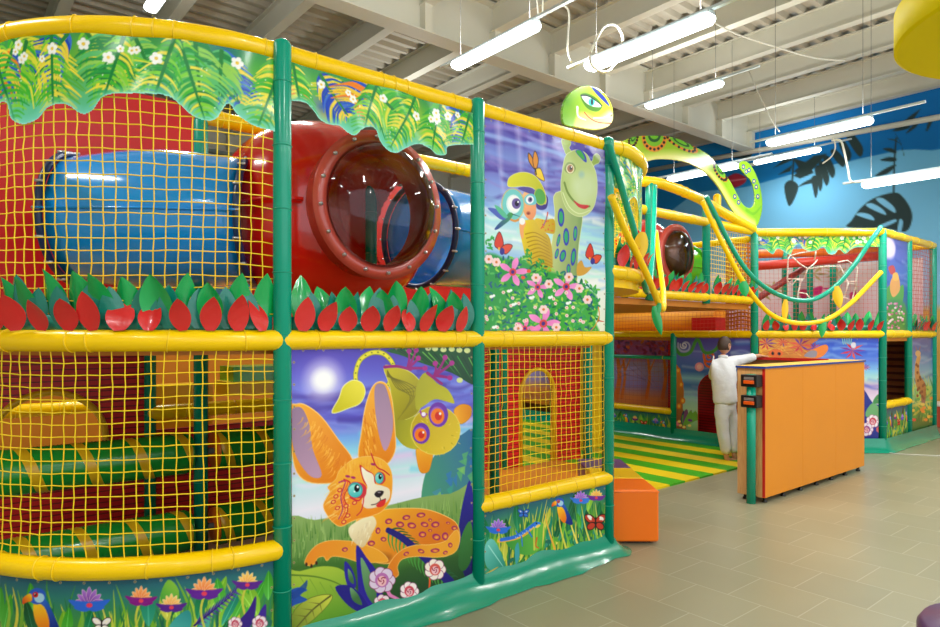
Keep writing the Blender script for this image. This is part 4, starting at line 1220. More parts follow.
    for k in range(70):
        a = r.uniform(0, 1); x = 215 + a * 90 + r.uniform(-10, 20); y = 430 + r.uniform(0, 180)
        cv.line([(x + 20, y), (x, y + 10), (x - 16, y + 26)], 6, r.choice([(255, 200, 90), (240, 150, 40), (255, 220, 130)]), 1, op=.7)
        x = r.uniform(300, 480); y = r.uniform(322, 380); cv.line([(x, y + 20), (x + r.uniform(-4, 4), y - 8)], 5, r.choice([(255, 200, 90), (240, 150, 40)]), 1, op=.6)
    cv.poly([(376, 352), (402, 372), (440, 396), (452, 440), (440, 470), (400, 440), (384, 400)], (208, 44, 40))
    cv.poly([(384, 362), (410, 382), (440, 400), (448, 440), (480, 450), (514, 466), (516, 505), (492, 535), (450, 552), (405, 556), (384, 530), (402, 480), (412, 455), (392, 410)], ((252, 246, 224), (390, 370), (236, 220, 190), (470, 550)))
    # striped cheek
    for d in (0, 12, 24): cv.line([(300 - d, 420 + d * .6), (330 - d, 440 - d * .4), (300 - d * .6, 500), (318 - d, 560), (300 - d, 606)], 6, ((200, 40, 50), (240, 90, 50), (180, 40, 110))[d // 12], 5)
    cv.line([(330, 505), (370, 520), (395, 490), (384, 560), (360, 590)], 8, (214, 50, 60), 5); cv.line([(430, 300), (455, 360), (490, 380), (515, 400)], 6, (206, 40, 50), 5)
    cv.poly([(318, 460), (345, 432), (390, 440), (408, 462), (400, 500), (360, 510), (328, 500)], (206, 50, 60))
    cv.poly([(448, 402), (470, 384), (492, 396), (496, 425), (478, 444), (455, 432)], (206, 50, 60))
    cv.ell((354, 470), 36, 36, (60, 170, 170)); cv.ell((352, 474), 31, 30, ((150, 230, 220), (350, 450), (70, 190, 190), (350, 500))); cv.ell((362, 462), 13, 18, (10, 20, 24)); cv.ell((366, 456), 5, 6, (255, 255, 255)); cv.ell((350, 478), 4, 4, (240, 255, 250))
    cv.ell((468, 414), 20, 27, (60, 170, 170)); cv.ell((466, 416), 16, 22, ((160, 236, 226), (466, 396), (70, 190, 190), (466, 436))); cv.ell((472, 408), 8, 13, (10, 20, 24)); cv.ell((475, 404), 3, 4, (255, 255, 255))
    cv.poly([(445, 488), (462, 474), (488, 476), (484, 492), (468, 506), (452, 502)], (40, 30, 34)); cv.ell((468, 482), 8, 3, (150, 140, 150))
    cv.line([(470, 504), (472, 520), (452, 536), (430, 540)], 3.5, (60, 30, 30)); cv.poly([(452, 544), (474, 522), (498, 512), (492, 540), (470, 552)], (220, 50, 50)); cv.line([(472, 520), (498, 512)], 3, (70, 20, 30))
    for (x, y) in ((280, 470), (262, 500), (250, 526), (310, 545), (318, 590), (270, 555), (300, 620), (350, 530)):
        cv.ell((x, y), 13, 10, (214, 60, 60), -.5); cv.ell((x, y), 7, 5, (250, 190, 80), -.5)
    for (x, y) in ((318, 406), (345, 412), (440, 350)): cv.ell((x, y), 12, 6, (170, 40, 100), .2)
    # ---- foreground leaves
    cv.zoom(270, 470, 3.995)
    cv.poly([(60, 640), (60, 415), (120, 405), (210, 385), (290, 400), (340, 470), (390, 560), (300, 600), (200, 640)], ((170, 196, 60), (200, 390), (90, 150, 40), (200, 620)))
    cv.line([(85, 420), (200, 430), (300, 470), (400, 560)], 6, (90, 130, 40), 3)
    for k in range(7): cv.line([(120 + k * 40, 425 + k * 12), (150 + k * 40, 480 + k * 10), (150 + k * 44, 530)], 3, (120, 160, 50), 1)
    cv.poly([(60, 660), (100, 560), (170, 510), (245, 500), (230, 540), (170, 600), (110, 640)], ((200, 206, 70), (220, 510), (110, 130, 40), (90, 640)), edge=((80, 90, 30), 2))
    cv.line([(240, 504), (170, 560), (95, 640)], 8, (90, 90, 40), 5)
    for (x, y) in ((200, 535), (170, 560), (140, 585)): cv.line([(x, y), (x - 46, y - 6)], 4, (110, 110, 40), 1); cv.line([(x, y), (x + 10, y + 40)], 4, (110, 110, 40), 1)
    cv.poly([(60, 500), (110, 470), (150, 480), (120, 500), (150, 520), (100, 540), (60, 560)], (30, 80, 170)); cv.poly([(60, 480), (90, 490), (130, 460), (150, 440), (145, 475), (110, 510), (70, 520)], (24, 66, 150), op=.8)
    for (pp, c) in (([(345, 302), (385, 350), (430, 410), (450, 470), (440, 560), (400, 580), (360, 540), (350, 430)], (40, 30, 150)), ([(300, 365), (330, 400), (345, 460), (320, 480), (300, 430)], (40, 34, 150)), ([(260, 468), (320, 462), (365, 500), (395, 545), (400, 570), (350, 565), (300, 530)], (30, 26, 130))):
        cv.poly(pp, c)
    for pp in ([(362, 350), (400, 410), (425, 480), (420, 540), (380, 480)], [(312, 395), (330, 420), (335, 455), (316, 440)], [(320, 470), (350, 495), (368, 540), (330, 520)]): cv.poly(pp, ((120, 170, 120), pp[0], (60, 110, 60), pp[3]))
    cv.line([(470, 480), (480, 500), (500, 510), (520, 520)], 14, (230, 130, 190), 8); cv.line([(640, 430), (636, 470), (628, 486)], 9, (226, 90, 40), 5)
    rose(cv, (447, 440), 50, (226, 206, 232), (190, 110, 180)); rose(cv, (660, 398), 40, (250, 236, 226), (220, 90, 80)); rose(cv, (556, 484), 36, (250, 236, 236), (214, 70, 90)); rose(cv, (450, 532), 32, (250, 226, 232), (214, 70, 100))
    eyelets(cv)
    return tag(cv.sheet('printed_banner', M['print'], ripple=.003), 'large banner with a spotted orange cub with big ears, between the two nearest posts', 'banner')
banner_cub()

# --- banner with the child explorer and the long necked dinosaur
def banner_dino():
    cv = Canvas(BC2, .045, BC.L - .045, 1.62, 2.935, .0036)
    r = random.Random(6)
    cv.vgrad([(2.94, (84, 66, 160)), (2.84, (96, 96, 190)), (2.72, (120, 140, 214)), (2.66, (106, 96, 186)), (2.55, (130, 150, 224)), (2.42, (150, 180, 236)), (2.3, (170, 220, 236)), (2.2, (214, 236, 236)), (2.1, (160, 200, 236)), (2.0, (236, 240, 236)), (1.62, (240, 244, 220))])
    cv.streaks(70, 2.45, 2.93, [(70, 50, 150), (130, 150, 226), (160, 190, 244), (96, 84, 180), (150, 130, 210)], r, (.01, .04), .55)
    cv.streaks(50, 1.95, 2.45, [(120, 170, 236), (250, 250, 250), (180, 240, 226), (150, 200, 240), (200, 236, 214)], r, (.012, .035), .6)
    for x in (.16, .33, .55):
        cv.metres(); cv.line([(x, 2.95), (x + .05, 2.4)], .05, (214, 206, 246), .01, op=.45, soft=12)
    cv.zoom(470, 80, 5.22)
    cv.zoom(480, 140, 6.27)
    # butterflies
    def bfly(c, k, a, b, col, e):
        for sg, q in ((-1, a), (1, b)):
            cv.poly([(c[0], c[1]), (c[0] + q[0] * .6 - 14 * k, c[1] + q[1] * .5), (c[0] + q[0], c[1] + q[1]), (c[0] + q[0] * .7 + 18 * k, c[1] + q[1] * .5)], col, edge=(e, 5 * k))
    bfly((345, 185), 1, (-40, -100), (0, -112), (220, 140, 40), (50, 36, 20)); cv.poly([(345, 190), (375, 180), (395, 225), (400, 255), (350, 225)], (244, 206, 40), edge=((90, 60, 20), 4))
    cv.line([(345, 180), (350, 215)], 9, (40, 30, 20))
    # dinosaur neck and head
    cv.zoom(470, 200, 4.476)
    cv.poly([(385, -30), (382, 60), (372, 160), (360, 240), (340, 330), (355, 400), (440, 420), (478, 360), (482, 250), (490, 160), (500, 80), (500, -30)], ((196, 206, 130), (370, 100), (130, 160, 100), (490, 140)), edge=((226, 232, 170), 3))
    cv.line([(470, 20), (468, 120), (462, 240), (458, 350)], 26, (150, 176, 110), 22, op=.6, soft=10)
    for (x, y, a, b, t) in ((408, 78, 15, 42, 0), (430, 165, 14, 40, 0), (414, 250, 14, 28, .2), (470, 150, 9, 34, .05), (462, 255, 12, 40, .1), (395, 180, 7, 30, .2), (388, 240, 8, 24, .2), (440, 310, 9, 24, 0)):
        cv.ell((x, y), a, b, (60, 70, 180), t); cv.ell((x, y), a * .6, b * .66, (50, 170, 110), t)
    # neck frill of the foot
    cv.poly([(478, 330), (480, 290), (500, 270), (515, 300), (545, 300), (520, 330), (490, 340)], (214, 160, 60))
    cv.zoom(480, 140, 6.27)
    cv.poly([(545, 90), (530, 62), (518, 30), (514, -2), (535, -10), (565, 0), (570, 25), (560, 50), (580, 80)], (160, 186, 96), edge=((220, 230, 160), 3)); cv.ell((541, 8), 26, 22, (176, 200, 110))
    cv.poly([(680, 150), (705, 130), (712, 100), (735, 88), (752, 108), (745, 140), (720, 152), (700, 170)], (160, 186, 96), edge=((220, 230, 160), 3))
    cv.poly([(560, 80), (615, 62), (665, 88), (690, 130), (722, 200), (732, 300), (720, 400), (690, 450), (640, 478), (590, 470), (545, 430), (515, 350), (508, 270), (520, 170), (535, 110)], ((176, 196, 112), (530, 120), (196, 214, 150), (720, 380)), edge=((226, 234, 176), 3))
    cv.poly([(600, 68), (635, 62), (662, 100), (668, 140), (640, 120)], (60, 80, 180)); cv.poly([(605, 70), (630, 66), (652, 100), (656, 124), (632, 108)], (60, 170, 70))
    cv.ell((650, 300), 70, 90, (206, 222, 176), soft=26, op=.7); cv.ell((640, 215), 16, 20, (150, 190, 190), soft=8, op=.7)
    cv.poly([(528, 180), (550, 140), (590, 145), (605, 180), (580, 210), (545, 205)], (126, 150, 76)); cv.ell((568, 180), 27, 30, (226, 214, 170)); cv.ell((568, 178), 20, 23, (150, 96, 50)); cv.ell((572, 175), 10, 12, (40, 24, 16)); cv.ell((577, 168), 4, 4, (255, 255, 255))
    cv.line([(530, 270), (550, 330), (590, 385), (640, 420), (690, 415)], 16, (120, 146, 70), 10); cv.poly([(585, 378), (625, 402), (685, 410), (660, 432), (615, 420)], (206, 60, 70))
    cv.line([(520, 330), (560, 420), (620, 462), (690, 440)], 6, (226, 236, 180), 4)
    # explorer child
    cv.poly([(345, 520), (355, 490), (410, 500), (465, 498), (468, 580), (430, 585), (360, 560)], ((226, 190, 40), (360, 500), (200, 160, 30), (460, 580)))
    for k in range(16): cv.ell((r.uniform(365, 460), r.uniform(505, 570)), 4, 4, (220, 90, 40))
    cv.poly([(248, 520), (300, 500), (345, 500), (380, 560), (440, 620), (450, 820), (330, 860), (262, 640)], ((236, 206, 50), (260, 540), (196, 160, 30), (440, 640)))
    for k in range(9): cv.line([(285 + k * 6, 590 + k * 26), (350 + k * 6, 580 + k * 24), (420 + k * 5, 620 + k * 22)], 6, (170, 130, 20), 4)
    cv.poly([(248, 515), (262, 500), (290, 520), (275, 560), (270, 620), (250, 590)], (244, 170, 110))
    cv.poly([(345, 290), (385, 320), (425, 360), (420, 420), (395, 438), (360, 430), (345, 380)], (70, 60, 140))
    cv.poly([(268, 350), (290, 320), (340, 330), (352, 420), (350, 470), (325, 500), (290, 480), (272, 430)], ((250, 190, 130), (280, 340), (240, 150, 100), (340, 480)))
    cv.poly([(176, 285), (185, 240), (230, 210), (290, 206), (350, 235), (395, 300), (415, 370), (405, 400), (380, 350), (330, 300), (270, 288), (210, 292)], ((226, 222, 60), (190, 240), (190, 190, 40), (390, 370)), edge=((244, 240, 140), 3))
    cv.poly([(240, 300), (290, 294), (330, 310), (350, 350), (320, 340), (270, 320)], (90, 80, 160))
    cv.ell((376, 355), 33, 50, (90, 170, 80), -.25, edge=((190, 200, 70), 5))
    cv.poly([(275, 375), (300, 340), (340, 345), (352, 400), (300, 405)], (110, 200, 210)); cv.ell((313, 374), 24, 26, (240, 246, 250)); cv.ell((315, 374), 13, 16, (110, 90, 150)); cv.ell((317, 372), 6, 8, (30, 20, 40))
    cv.ell((206, 405), 76, 104, (214, 190, 110)); cv.ell((206, 405), 70, 98, (120, 206, 206)); cv.ell((210, 402), 48, 60, (226, 244, 244)); cv.ell((214, 400), 42, 50, (250, 250, 250)); cv.ell((228, 398), 30, 34, (110, 90, 160)); cv.ell((232, 398), 14, 18, (40, 30, 60)); cv.ell((240, 388), 6, 6, (255, 255, 255))
    cv.line([(190, 500), (215, 508), (240, 500)], 12, (226, 150, 70)); cv.ell((265, 510), 20, 22, (246, 246, 246)); cv.ell((306, 458), 14, 12, (200, 110, 80)); cv.ell((306, 460), 8, 7, (140, 60, 50))
    cv.line([(425, 455), (412, 510), (385, 555)], 9, (214, 90, 60), 6); cv.line([(420, 480), (400, 535)], 4, (80, 110, 200), 3)
    # hummingbird
    cv.poly([(205, 465), (180, 455), (150, 490), (110, 530), (90, 560), (110, 560), (150, 530), (185, 500)], ((70, 160, 90), (190, 460), (40, 70, 150), (100, 555)))
    cv.poly([(160, 490), (120, 440), (50, 425), (80, 460), (130, 500)], (80, 100, 190)); cv.poly([(170, 480), (130, 430), (90, 408), (110, 450), (150, 490)], (90, 190, 150)); cv.line([(200, 465), (250, 480)], 4, (40, 40, 60), 2)
    # flower bush
    cv.zoom(470, 200, 4.476)
    cv.poly([(50, 420), (60, 262), (100, 240), (160, 262), (230, 265), (290, 300), (350, 318), (430, 340), (500, 385), (560, 420), (575, 480), (560, 540), (545, 620), (50, 620)], ((40, 150, 70), (100, 260), (60, 170, 60), (400, 600)), soft=6)
    for k in range(560):
        x = r.uniform(60, 575); lim = 255 + max(0, (x - 240)) * .38; y = r.uniform(lim, 600)
        if x > 545 and y > 540: continue
        a = r.uniform(0, PI)
        cv.ell((x, y), 11, 4.5, r.choice([(40, 160, 80), (120, 200, 60), (30, 120, 110), (160, 214, 80), (20, 110, 70), (30, 90, 130), (80, 180, 90)]), a)
    for (x, y) in ((80, 190), (95, 175), (85, 210), (245, 250), (255, 228), (268, 250), (235, 270), (320, 275), (315, 300), (510, 385), (570, 455)):
        for k in range(4): cv.ell((x + r.uniform(-10, 10), y + r.uniform(-10, 10)), 10, 4, (50, 160, 70), r.uniform(0, 3))
    def star(c, q, col):
        for k in range(5):
            a = 2 * PI * k / 5 - PI / 2 + .25; tip = (c[0] + math.cos(a) * q, c[1] + math.sin(a) * q * .95); n = (-math.sin(a) * q * .2, math.cos(a) * q * .2)
            m = (c[0] + math.cos(a) * q * .6, c[1] + math.sin(a) * q * .6)
            cv.poly([c, (m[0] + n[0], m[1] + n[1]), tip, (m[0] - n[0], m[1] - n[1])], (col, c, tuple(min(255, v + 30) for v in col), tip))
        cv.ell(c, q * .22, q * .24, (220, 60, 60)); cv.ell(c, q * .11, q * .12, (60, 30, 130))
    star((193, 322), 70, (226, 120, 190)); star((300, 390), 55, (226, 120, 190)); star((432, 388), 68, (230, 130, 196)); star((328, 553), 76, (232, 120, 190)); star((245, 575), 50, (226, 110, 170))
    def daisy(c, q):
        for k in range(6):
            a = PI * k / 3; cv.ell((c[0] + math.cos(a) * q * .6, c[1] + math.sin(a) * q * .6), q * .45, q * .45, (250, 214, 214))
        cv.ell(c, q * .3, q * .3, (220, 120, 50))
    for c in ((83, 265), (118, 278), (293, 348), (352, 376), (443, 345), (490, 396), (526, 446), (327, 490), (385, 570), (215, 575)): daisy(c, 20)
    for k in range(26): daisy((r.uniform(70, 540), r.uniform(400, 590)), 8)
    for (x, y) in ((98, 432), (195, 468), (272, 438), (440, 462), (355, 437), (175, 408), (108, 570)): cv.ell((x, y), 9, 7, (246, 250, 246)); cv.ell((x + 10, y - 4), 6, 6, (246, 250, 246))
    for (x, y) in ((238, 347), (262, 318)): cv.ell((x, y), 9, 8, (236, 80, 40))
    for (c, k) in (((140, 220), 1), ((545, 265), .9)):
        cv.poly([(c[0], c[1]), (c[0] - 30 * k, c[1] - 20 * k), (c[0] - 10 * k, c[1] - 76 * k), (c[0] + 8 * k, c[1] - 30 * k)], (216, 60, 40), edge=((70, 20, 30), 3))
        cv.poly([(c[0], c[1]), (c[0] + 20 * k, c[1] - 20 * k), (c[0] + 48 * k, c[1] - 14 * k), (c[0] + 22 * k, c[1] + 20 * k)], (226, 80, 50), edge=((70, 20, 30), 3))
        cv.ell((c[0] + 4 * k, c[1] + 10 * k), 11 * k, 16 * k, (60, 50, 140)); cv.ell((c[0] - 10 * k, c[1] - 2), 5, 7, (240, 170, 50))
    cv.line([(575, 480), (578, 520), (560, 560), (540, 585)], 6, (226, 150, 40), 3); cv.line([(575, 540), (600, 545)], 5, (214, 70, 40), 2)
    eyelets(cv)
    return tag(cv.sheet('printed_banner', M['print'], ripple=.004, seed=3), 'banner with child explorer holding a magnifier and a smiling long-necked dinosaur', 'banner')
banner_dino()

# ------------------------------------------------------------------ leaf fringes on the rails
def leaf_mesh(name, w, h, m, bend, fold, twist, pinch=.75):
    """one cut vinyl leaf standing on its stalk, origin at the foot"""
    n = 9; vs = []; fs = []
    for i in range(n + 1):
        t = i / n
        hw = w / 2 * (math.sin(PI * min(1, t * .93 + .07)) ** pinch) * (1 - .25 * t) + .0015
        for j, q in enumerate((-1, -.5, 0, .5, 1)):
            x = hw * q; y = -bend * t * t - fold * abs(q) * hw * 2; z = h * t * (1 - .12 * abs(bend) / .1 * t)
            a = twist * t; vs.append((x * math.cos(a) - y * math.sin(a), x * math.sin(a) + y * math.cos(a), z))
    for i in range(n):
        for j in range(4): fs.append((i * 5 + j, i * 5 + j + 1, (i + 1) * 5 + j + 1, (i + 1) * 5 + j))
    me = bpy.data.meshes.new(name); me.from_pydata(vs, [], fs); me.update()
    for p in me.polygons: p.use_smooth = True
    me.materials.append(m); return me
def leafset(m, w, h, seed, k=5, bm=.06):
    r = random.Random(seed)
    return [leaf_mesh('leaf', w * r.uniform(.85, 1.1), h * r.uniform(.9, 1.1), m, r.uniform(-.01, bm), r.uniform(-.3, .3), r.uniform(-.6, .6)) for _ in range(k)]
LS = dict(lg=leafset(M['lgreen'], .135, .235, 1), tl=leafset(M['teal'], .12, .21, 2, bm=.015), rd=leafset(M['petal'], .115, .165, 3))
LSS = dict(lg=leafset(M['lgreen'], .11, .22, 4), tl=leafset(M['teal'], .11, .19, 5, bm=.015), rd=leafset(M['petal'], .105, .16, 6))
def fringe(surf, s0, s1, z, step, lab, sets, seed, off=0.0, lean=0.0, group='leaf fringes on the rails'):
    r = random.Random(seed)
    mid = surf.pt((s0 + s1) / 2, z, off); t = thing('leaf_fringe', lab, 'leaf fringe', mid, group)
    b = MB(); n = 30; vs = []
    for i in range(n + 1):
        s = s0 + (s1 - s0) * i / n
        for dz in (-.01, .07): vs.append(surf.pt(s, z + dz, off + .0))
    b.add(vs, [(2 * i, 2 * i + 2, 2 * i + 3, 2 * i + 1) for i in range(n)], 0, True)
    o = b.build('leaf_band', M['teal'], t); so = o.modifiers.new('thickness', 'SOLIDIFY'); so.thickness = .004
    for kind, nm, of, dz, ph in (('lg', 'green_leaf', -.02, .03, .0), ('tl', 'teal_leaf', .006, .01, .5), ('rd', 'red_petal', .04, 0, .05)):
        s = s0 + step * (.35 + ph)
        while s < s1 - step * .2:
            q = surf.pt(s + r.uniform(-.015, .015), z + dz, off + of); q2 = surf.pt(s + .01, z + dz, off + of)
            me = r.choice(sets[kind])
            o = bpy.data.objects.new(nm, me); COL.objects.link(o); o.parent = t
            o.location = Vector(q) - Vector(mid)
            a = math.atan2(q2[1] - q[1], q2[0] - q[0])
            if surf.pt(s, 0, 1)[1] > surf.pt(s, 0, 0)[1] + .5 and isinstance(surf, Flat): a += PI
            if isinstance(surf, Arc) and surf.side < 0: a += PI
            o.rotation_euler = ((r.uniform(.1, .24) if kind == 'rd' else r.uniform(-.05, .12)) + lean * .3, r.uniform(-.12, .12) + lean, a + r.uniform(-.3, .3))
            sc_ = r.uniform(.9, 1.1); o.scale = (sc_, sc_, sc_)
            s += step
    return t
fringe(LARC, .05, LARC.L - .02, 1.615, .118, 'long curved fringe of green leaves and red petals on the left middle rail', LS, 1)
fringe(AB, .05, AB.L - .05, 1.615, .122, 'fringe of curled green leaves and red petals under the round window', LS, 2)
fringe(RARC, .1, RARC.L * .8, 2.1, .14, 'fringe of red petals on the rounded yellow balcony', LSS, 3, off=-.02)
# ------------------------------------------------------------------ far play frame
FA, FB, FC, FC2, FC3 = (8.66, 4.42), (8.64, 5.66), (8.64, 6.90), (8.64, 8.15), (8.64, 9.40)
FD, FE, FF, FG = (9.97, 3.30), (10.98, 3.30), (12.10, 3.30), (12.10, 4.6)
CH = Flat(FA, FD); RT1 = Flat(FB, FA); RT2 = Flat(FC, FB); RT3 = Flat(FC2, FC); SD1 = Flat(FD, FE); SD2 = Flat(FE, FF)
far = thing('play_frame', 'farther soft play frame of teal posts and yellow rails behind the counter', 'play frame', (9.6, 5.0, 0))
ZF = 2.98
for p in (FA, FB, FC, FC2, FC3, FD, FE, FF, FG): add_post(p[0], p[1], 0, 1.62 if p in (FB, FC, FC2, FC3) else 3.02, far, .05)
for (x, y, z1_) in ((6.24, 4.40, 3.30), (6.36, 4.46, 3.30), (7.50, 4.45, 3.27), (7.5, 5.7, 3.0), (6.3, 5.7, 3.0)): add_post(x, y, 1.98, z1_, far, .048)
rail(line(FC3, FA, 1.6, n=10), far, .05, .4, seed=21); rail(line(FC, FB, .43), far, .05, .4, seed=22); rail(line(FC2, FC, .43), far, .05, .4, seed=23)
rail(line(FA, FD, ZF), far, .055, .5, seed=24); rail(line(FA, FD, 1.6), far, .055, .5, seed=25)
for z in (ZF, 1.6): rail(line(FD, FE, z), far, .055, .5, seed=26); rail(line(FE, FF, z), far, .055, .5, seed=27)
rail(line(FD, FE, .63), far, .055, .5, seed=28); rail(line(FF, FG, ZF), far, .05, .5, seed=29)
rail([(5.1 + 3.5 * i / 10, 4.45, 3.0) for i in range(11)], far, .055, .4, seed=30)
rail([(5.1 + 3.5 * i / 10, 4.45, 2.06) for i in range(11)], far, .055, .2, seed=31)
rail([(5.2 + 3.4 * i / 10, 5.7, 2.95) for i in range(11)], far, .045, .5, seed=32); rail([(8.66, 4.5 + i * .4, 2.9) for i in range(6)], far, .045, .5, seed=33)
arch = [on_y(x, y, 4.42) for x, y in ((641, 181), (660, 183), (680, 190), (700, 199), (720, 211), (740, 222), (753, 229))]
rail(arch, far, .06, .5, seed=34)
rail([on_y(717, 196, 4.5), on_y(717, 210, 4.5)], far, .05, 1.5, seed=35)
rail(line((8.64, 6.85), (8.64, 5.7), 1.24), far, .03, 2, seed=37).data.materials[0] = M['green']
MB().prism([(5.1, 4.48), (8.6, 4.48), (8.6, 6.9), (5.1, 6.9)], 1.93, 2.0).build('deck', M['deckbrown'], far)
MB().prism([FA, FD, FF, (12.1, 9.4), (8.7, 9.4)], 1.50, 1.55).build('deck', M['deckbrown'], far)
pth = []; e = 0
for (a, b_) in ((FC3, FA), (FA, FD), (FD, FF)):
    f = Flat(a, b_); m = int(f.L / .12)
    for i in range(m + 1):
        q = f.pt(f.L * i / m, 0, .05); pth.append((q, (f.n.x * .55, f.n.y * .55), e)); e += .11
skirt(pth, far)

valance(CH, .05, CH.L - .05, 2.42, 2.95, [CH.inv(755 + x / 6.736, 225 + y / 6.736) for x, y in ((-30, 155), (10, 150), (60, 160), (115, 200), (150, 160), (190, 175), (240, 200), (265, 150), (300, 130), (335, 165), (380, 178), (420, 170), (455, 150), (490, 195), (540, 195), (570, 165), (610, 195), (650, 165), (690, 150), (730, 150))],
        'palm_valance', 'small palm leaf valance on the far frame over the white rope web', 31, 'palm leaf valances', .006)

# --- printed sheets of the far frame
def far_strip(surf, a, b_, z0, z1, seed, lab):
    cv = Canvas(surf, a, b_, z0, z1, .007); r = random.Random(seed); meadow_random(cv, r, 6)
    return tag(cv.sheet('printed_banner', M['print'], off=.01), lab, 'banner', 'low jungle flower banners')
far_strip(RT2, .05, RT2.L - .05, .1, .38, 41, 'low flower strip of the far frame beside the green and yellow striped mat')
far_strip(SD1, .05, SD1.L - .05, .12, .58, 43, 'low flower strip under the slatted window at the right end of the far frame')
far_strip(RT3, .05, RT3.L - .05, .1, .38, 44, 'low flower strip of the far frame hidden behind the nearest frame')

def banner_door():
    cv = Canvas(RT1, .05, RT1.L - .05, .1, 1.54, .0065)
    r = random.Random(14)
    cv.vgrad([(1.54, (80, 70, 170)), (1.3, (96, 110, 200)), (1.05, (60, 110, 200)), (.95, (140, 200, 236)), (.85, (70, 120, 210)), (.7, (150, 206, 236)), (.5, (180, 220, 200)), (.1, (120, 170, 90))])
    cv.streaks(30, .6, 1.5, [(130, 150, 226), (50, 60, 160), (190, 214, 244), (70, 130, 214)], r, (.02, .05), .5)
    cv.zoom(610, 335, 4.647)
    for (c, q, w_, col) in (((350, 50), 34, 8, (170, 176, 226)), ((465, 100), 30, 10, (226, 90, 50)), ((345, 48), 18, 5, (220, 220, 246))):
        cv.line([(c[0] + math.cos(k * .7) * q * k / 14, c[1] + math.sin(k * .7) * q * k / 14) for k in range(2, 15)], w_, col, w_)
    cv.line([(305, 60), (330, 90), (375, 80), (408, 20), (440, 80), (490, 70), (525, 15)], 16, (70, 150, 70), 14)
    cv.line([(440, 100), (448, 140), (490, 150), (530, 100)], 12, (226, 100, 40), 8)
    cv.ell((417, 148), 21, 21, (236, 150, 170)); cv.ell((417, 148), 12, 12, (246, 190, 196))
    cv.poly([(300, 160), (325, 160), (345, 260), (340, 340), (355, 440), (300, 440)], ((214, 130, 50), (300, 200), (150, 90, 60), (350, 400)))
    for (x, y) in ((318, 165), (332, 230), (340, 305), (322, 330)): cv.ell((x, y), 12, 15, (226, 120, 40)); cv.ell((x, y), 6, 8, (250, 190, 80))
    for k in range(12): cv.poly([(340, 420), (330 + k * 6, 390 - (k % 4) * 12), (345 + k * 6, 350 + (k % 3) * 20), (352 + k * 4, 400)], r.choice([(60, 130, 60), (40, 60, 110), (110, 170, 70), (120, 70, 130)]))
    for k in range(8): cv.ell((r.uniform(310, 390), r.uniform(395, 430)), 8, 6, r.choice([(236, 120, 150), (250, 220, 120), (120, 60, 150)]))
    cv.metres()
    d0, d1 = .42, 1.05
    door = [(d0, 0), (d0, .78)] + [((d0 + d1) / 2 - (d1 - d0) / 2 * math.cos(PI * k / 14), .78 + .26 * math.sin(PI * k / 14)) for k in range(1, 14)] + [(d1, .78), (d1, 0)]
    cv.poly(door, (170, 30, 40), False, edge=((176, 30, 40), .02))
    cv.keep(door, False, False)
    return tag(cv.sheet('printed_banner', M['print'], off=.01), 'purple and blue banner with arched door opening, behind the person in white', 'banner')
banner_door()

def banner_sky():
    cv = Canvas(CH, .06, CH.L - .06, .1, 1.54, .007)
    r = random.Random(15)
    cv.vgrad([(1.54, (40, 70, 190)), (1.4, (50, 90, 206)), (1.25, (80, 120, 214)), (1.1, (130, 190, 226)), (1.0, (170, 216, 200)), (.9, (200, 170, 206)), (.75, (226, 206, 226)), (.55, (236, 236, 240)), (.1, (60, 130, 60))])
    cv.streaks(40, .8, 1.52, [(30, 60, 180), (110, 150, 226), (80, 90, 200), (160, 200, 236)], r, (.02, .05), .5)
    cv.zoom(755, 335, 5.454)
    cv.poly([(-20, 10), (330, 10), (300, 60), (320, 130), (-20, 140)], ((236, 170, 50), (0, 20), (214, 120, 40), (280, 120)))
    for k in range(60): cv.line([(r.uniform(0, 300), r.uniform(15, 120)) for _ in range(2)], 5, r.choice([(246, 200, 80), (190, 90, 40), (226, 140, 40)]), 2, op=.5)
    for (x, y, q) in ((60, 45, 40), (245, 55, 46), (530, 85, 50), (600, 175, 20), (320, 70, 30), (150, 40, 26)):
        for k in range(9):
            a = 2 * PI * k / 9; cv.poly([(x, y), (x + math.cos(a - .2) * q * .7, y + math.sin(a - .2) * q * .6), (x + math.cos(a) * q * 1.5, y + math.sin(a) * q), (x + math.cos(a + .2) * q * .7, y + math.sin(a + .2) * q * .6)], r.choice([(206, 40, 60), (120, 50, 150), (226, 80, 60), (150, 30, 90)]), False)
    cv.ell((112, 100), 40, 22, (240, 110, 40)); cv.ell((95, 100), 8, 9, (30, 20, 20)); cv.ell((130, 102), 9, 9, (30, 20, 20))
    cv.poly([(270, 110), (330, 70), (385, 52), (396, 80), (360, 120), (300, 130)], (240, 130, 40)); cv.poly([(265, 115), (300, 85), (335, 90), (325, 122)], (150, 140, 150))
    for k in range(5): cv.line([(470 + k * 14, 0), (480 + k * 10, 50)], 6, (150, 220, 170), 3)
    cv.ell((535, 55), 14, 16, (220, 214, 226))
    cv.poly([(580, 300), (640, 370), (700, 400), (700, 560), (580, 560)], (40, 50, 140)); cv.poly([(600, 440), (640, 370), (690, 420), (690, 480)], (110, 170, 110)); cv.poly([(640, 370), (660, 330), (690, 320), (680, 370)], (70, 140, 80))
    rose(cv, (640, 470), 34, (246, 230, 236), (200, 60, 80)); rose(cv, (607, 515), 34, (240, 226, 240), (150, 60, 130)); rose(cv, (675, 515), 16, (226, 100, 100), (190, 40, 60))
    eyelets(cv, step=.14)
    return tag(cv.sheet('printed_banner', M['print'], off=.01), 'blue sky banner with red firework flowers behind the orange counter', 'banner')
banner_sky()

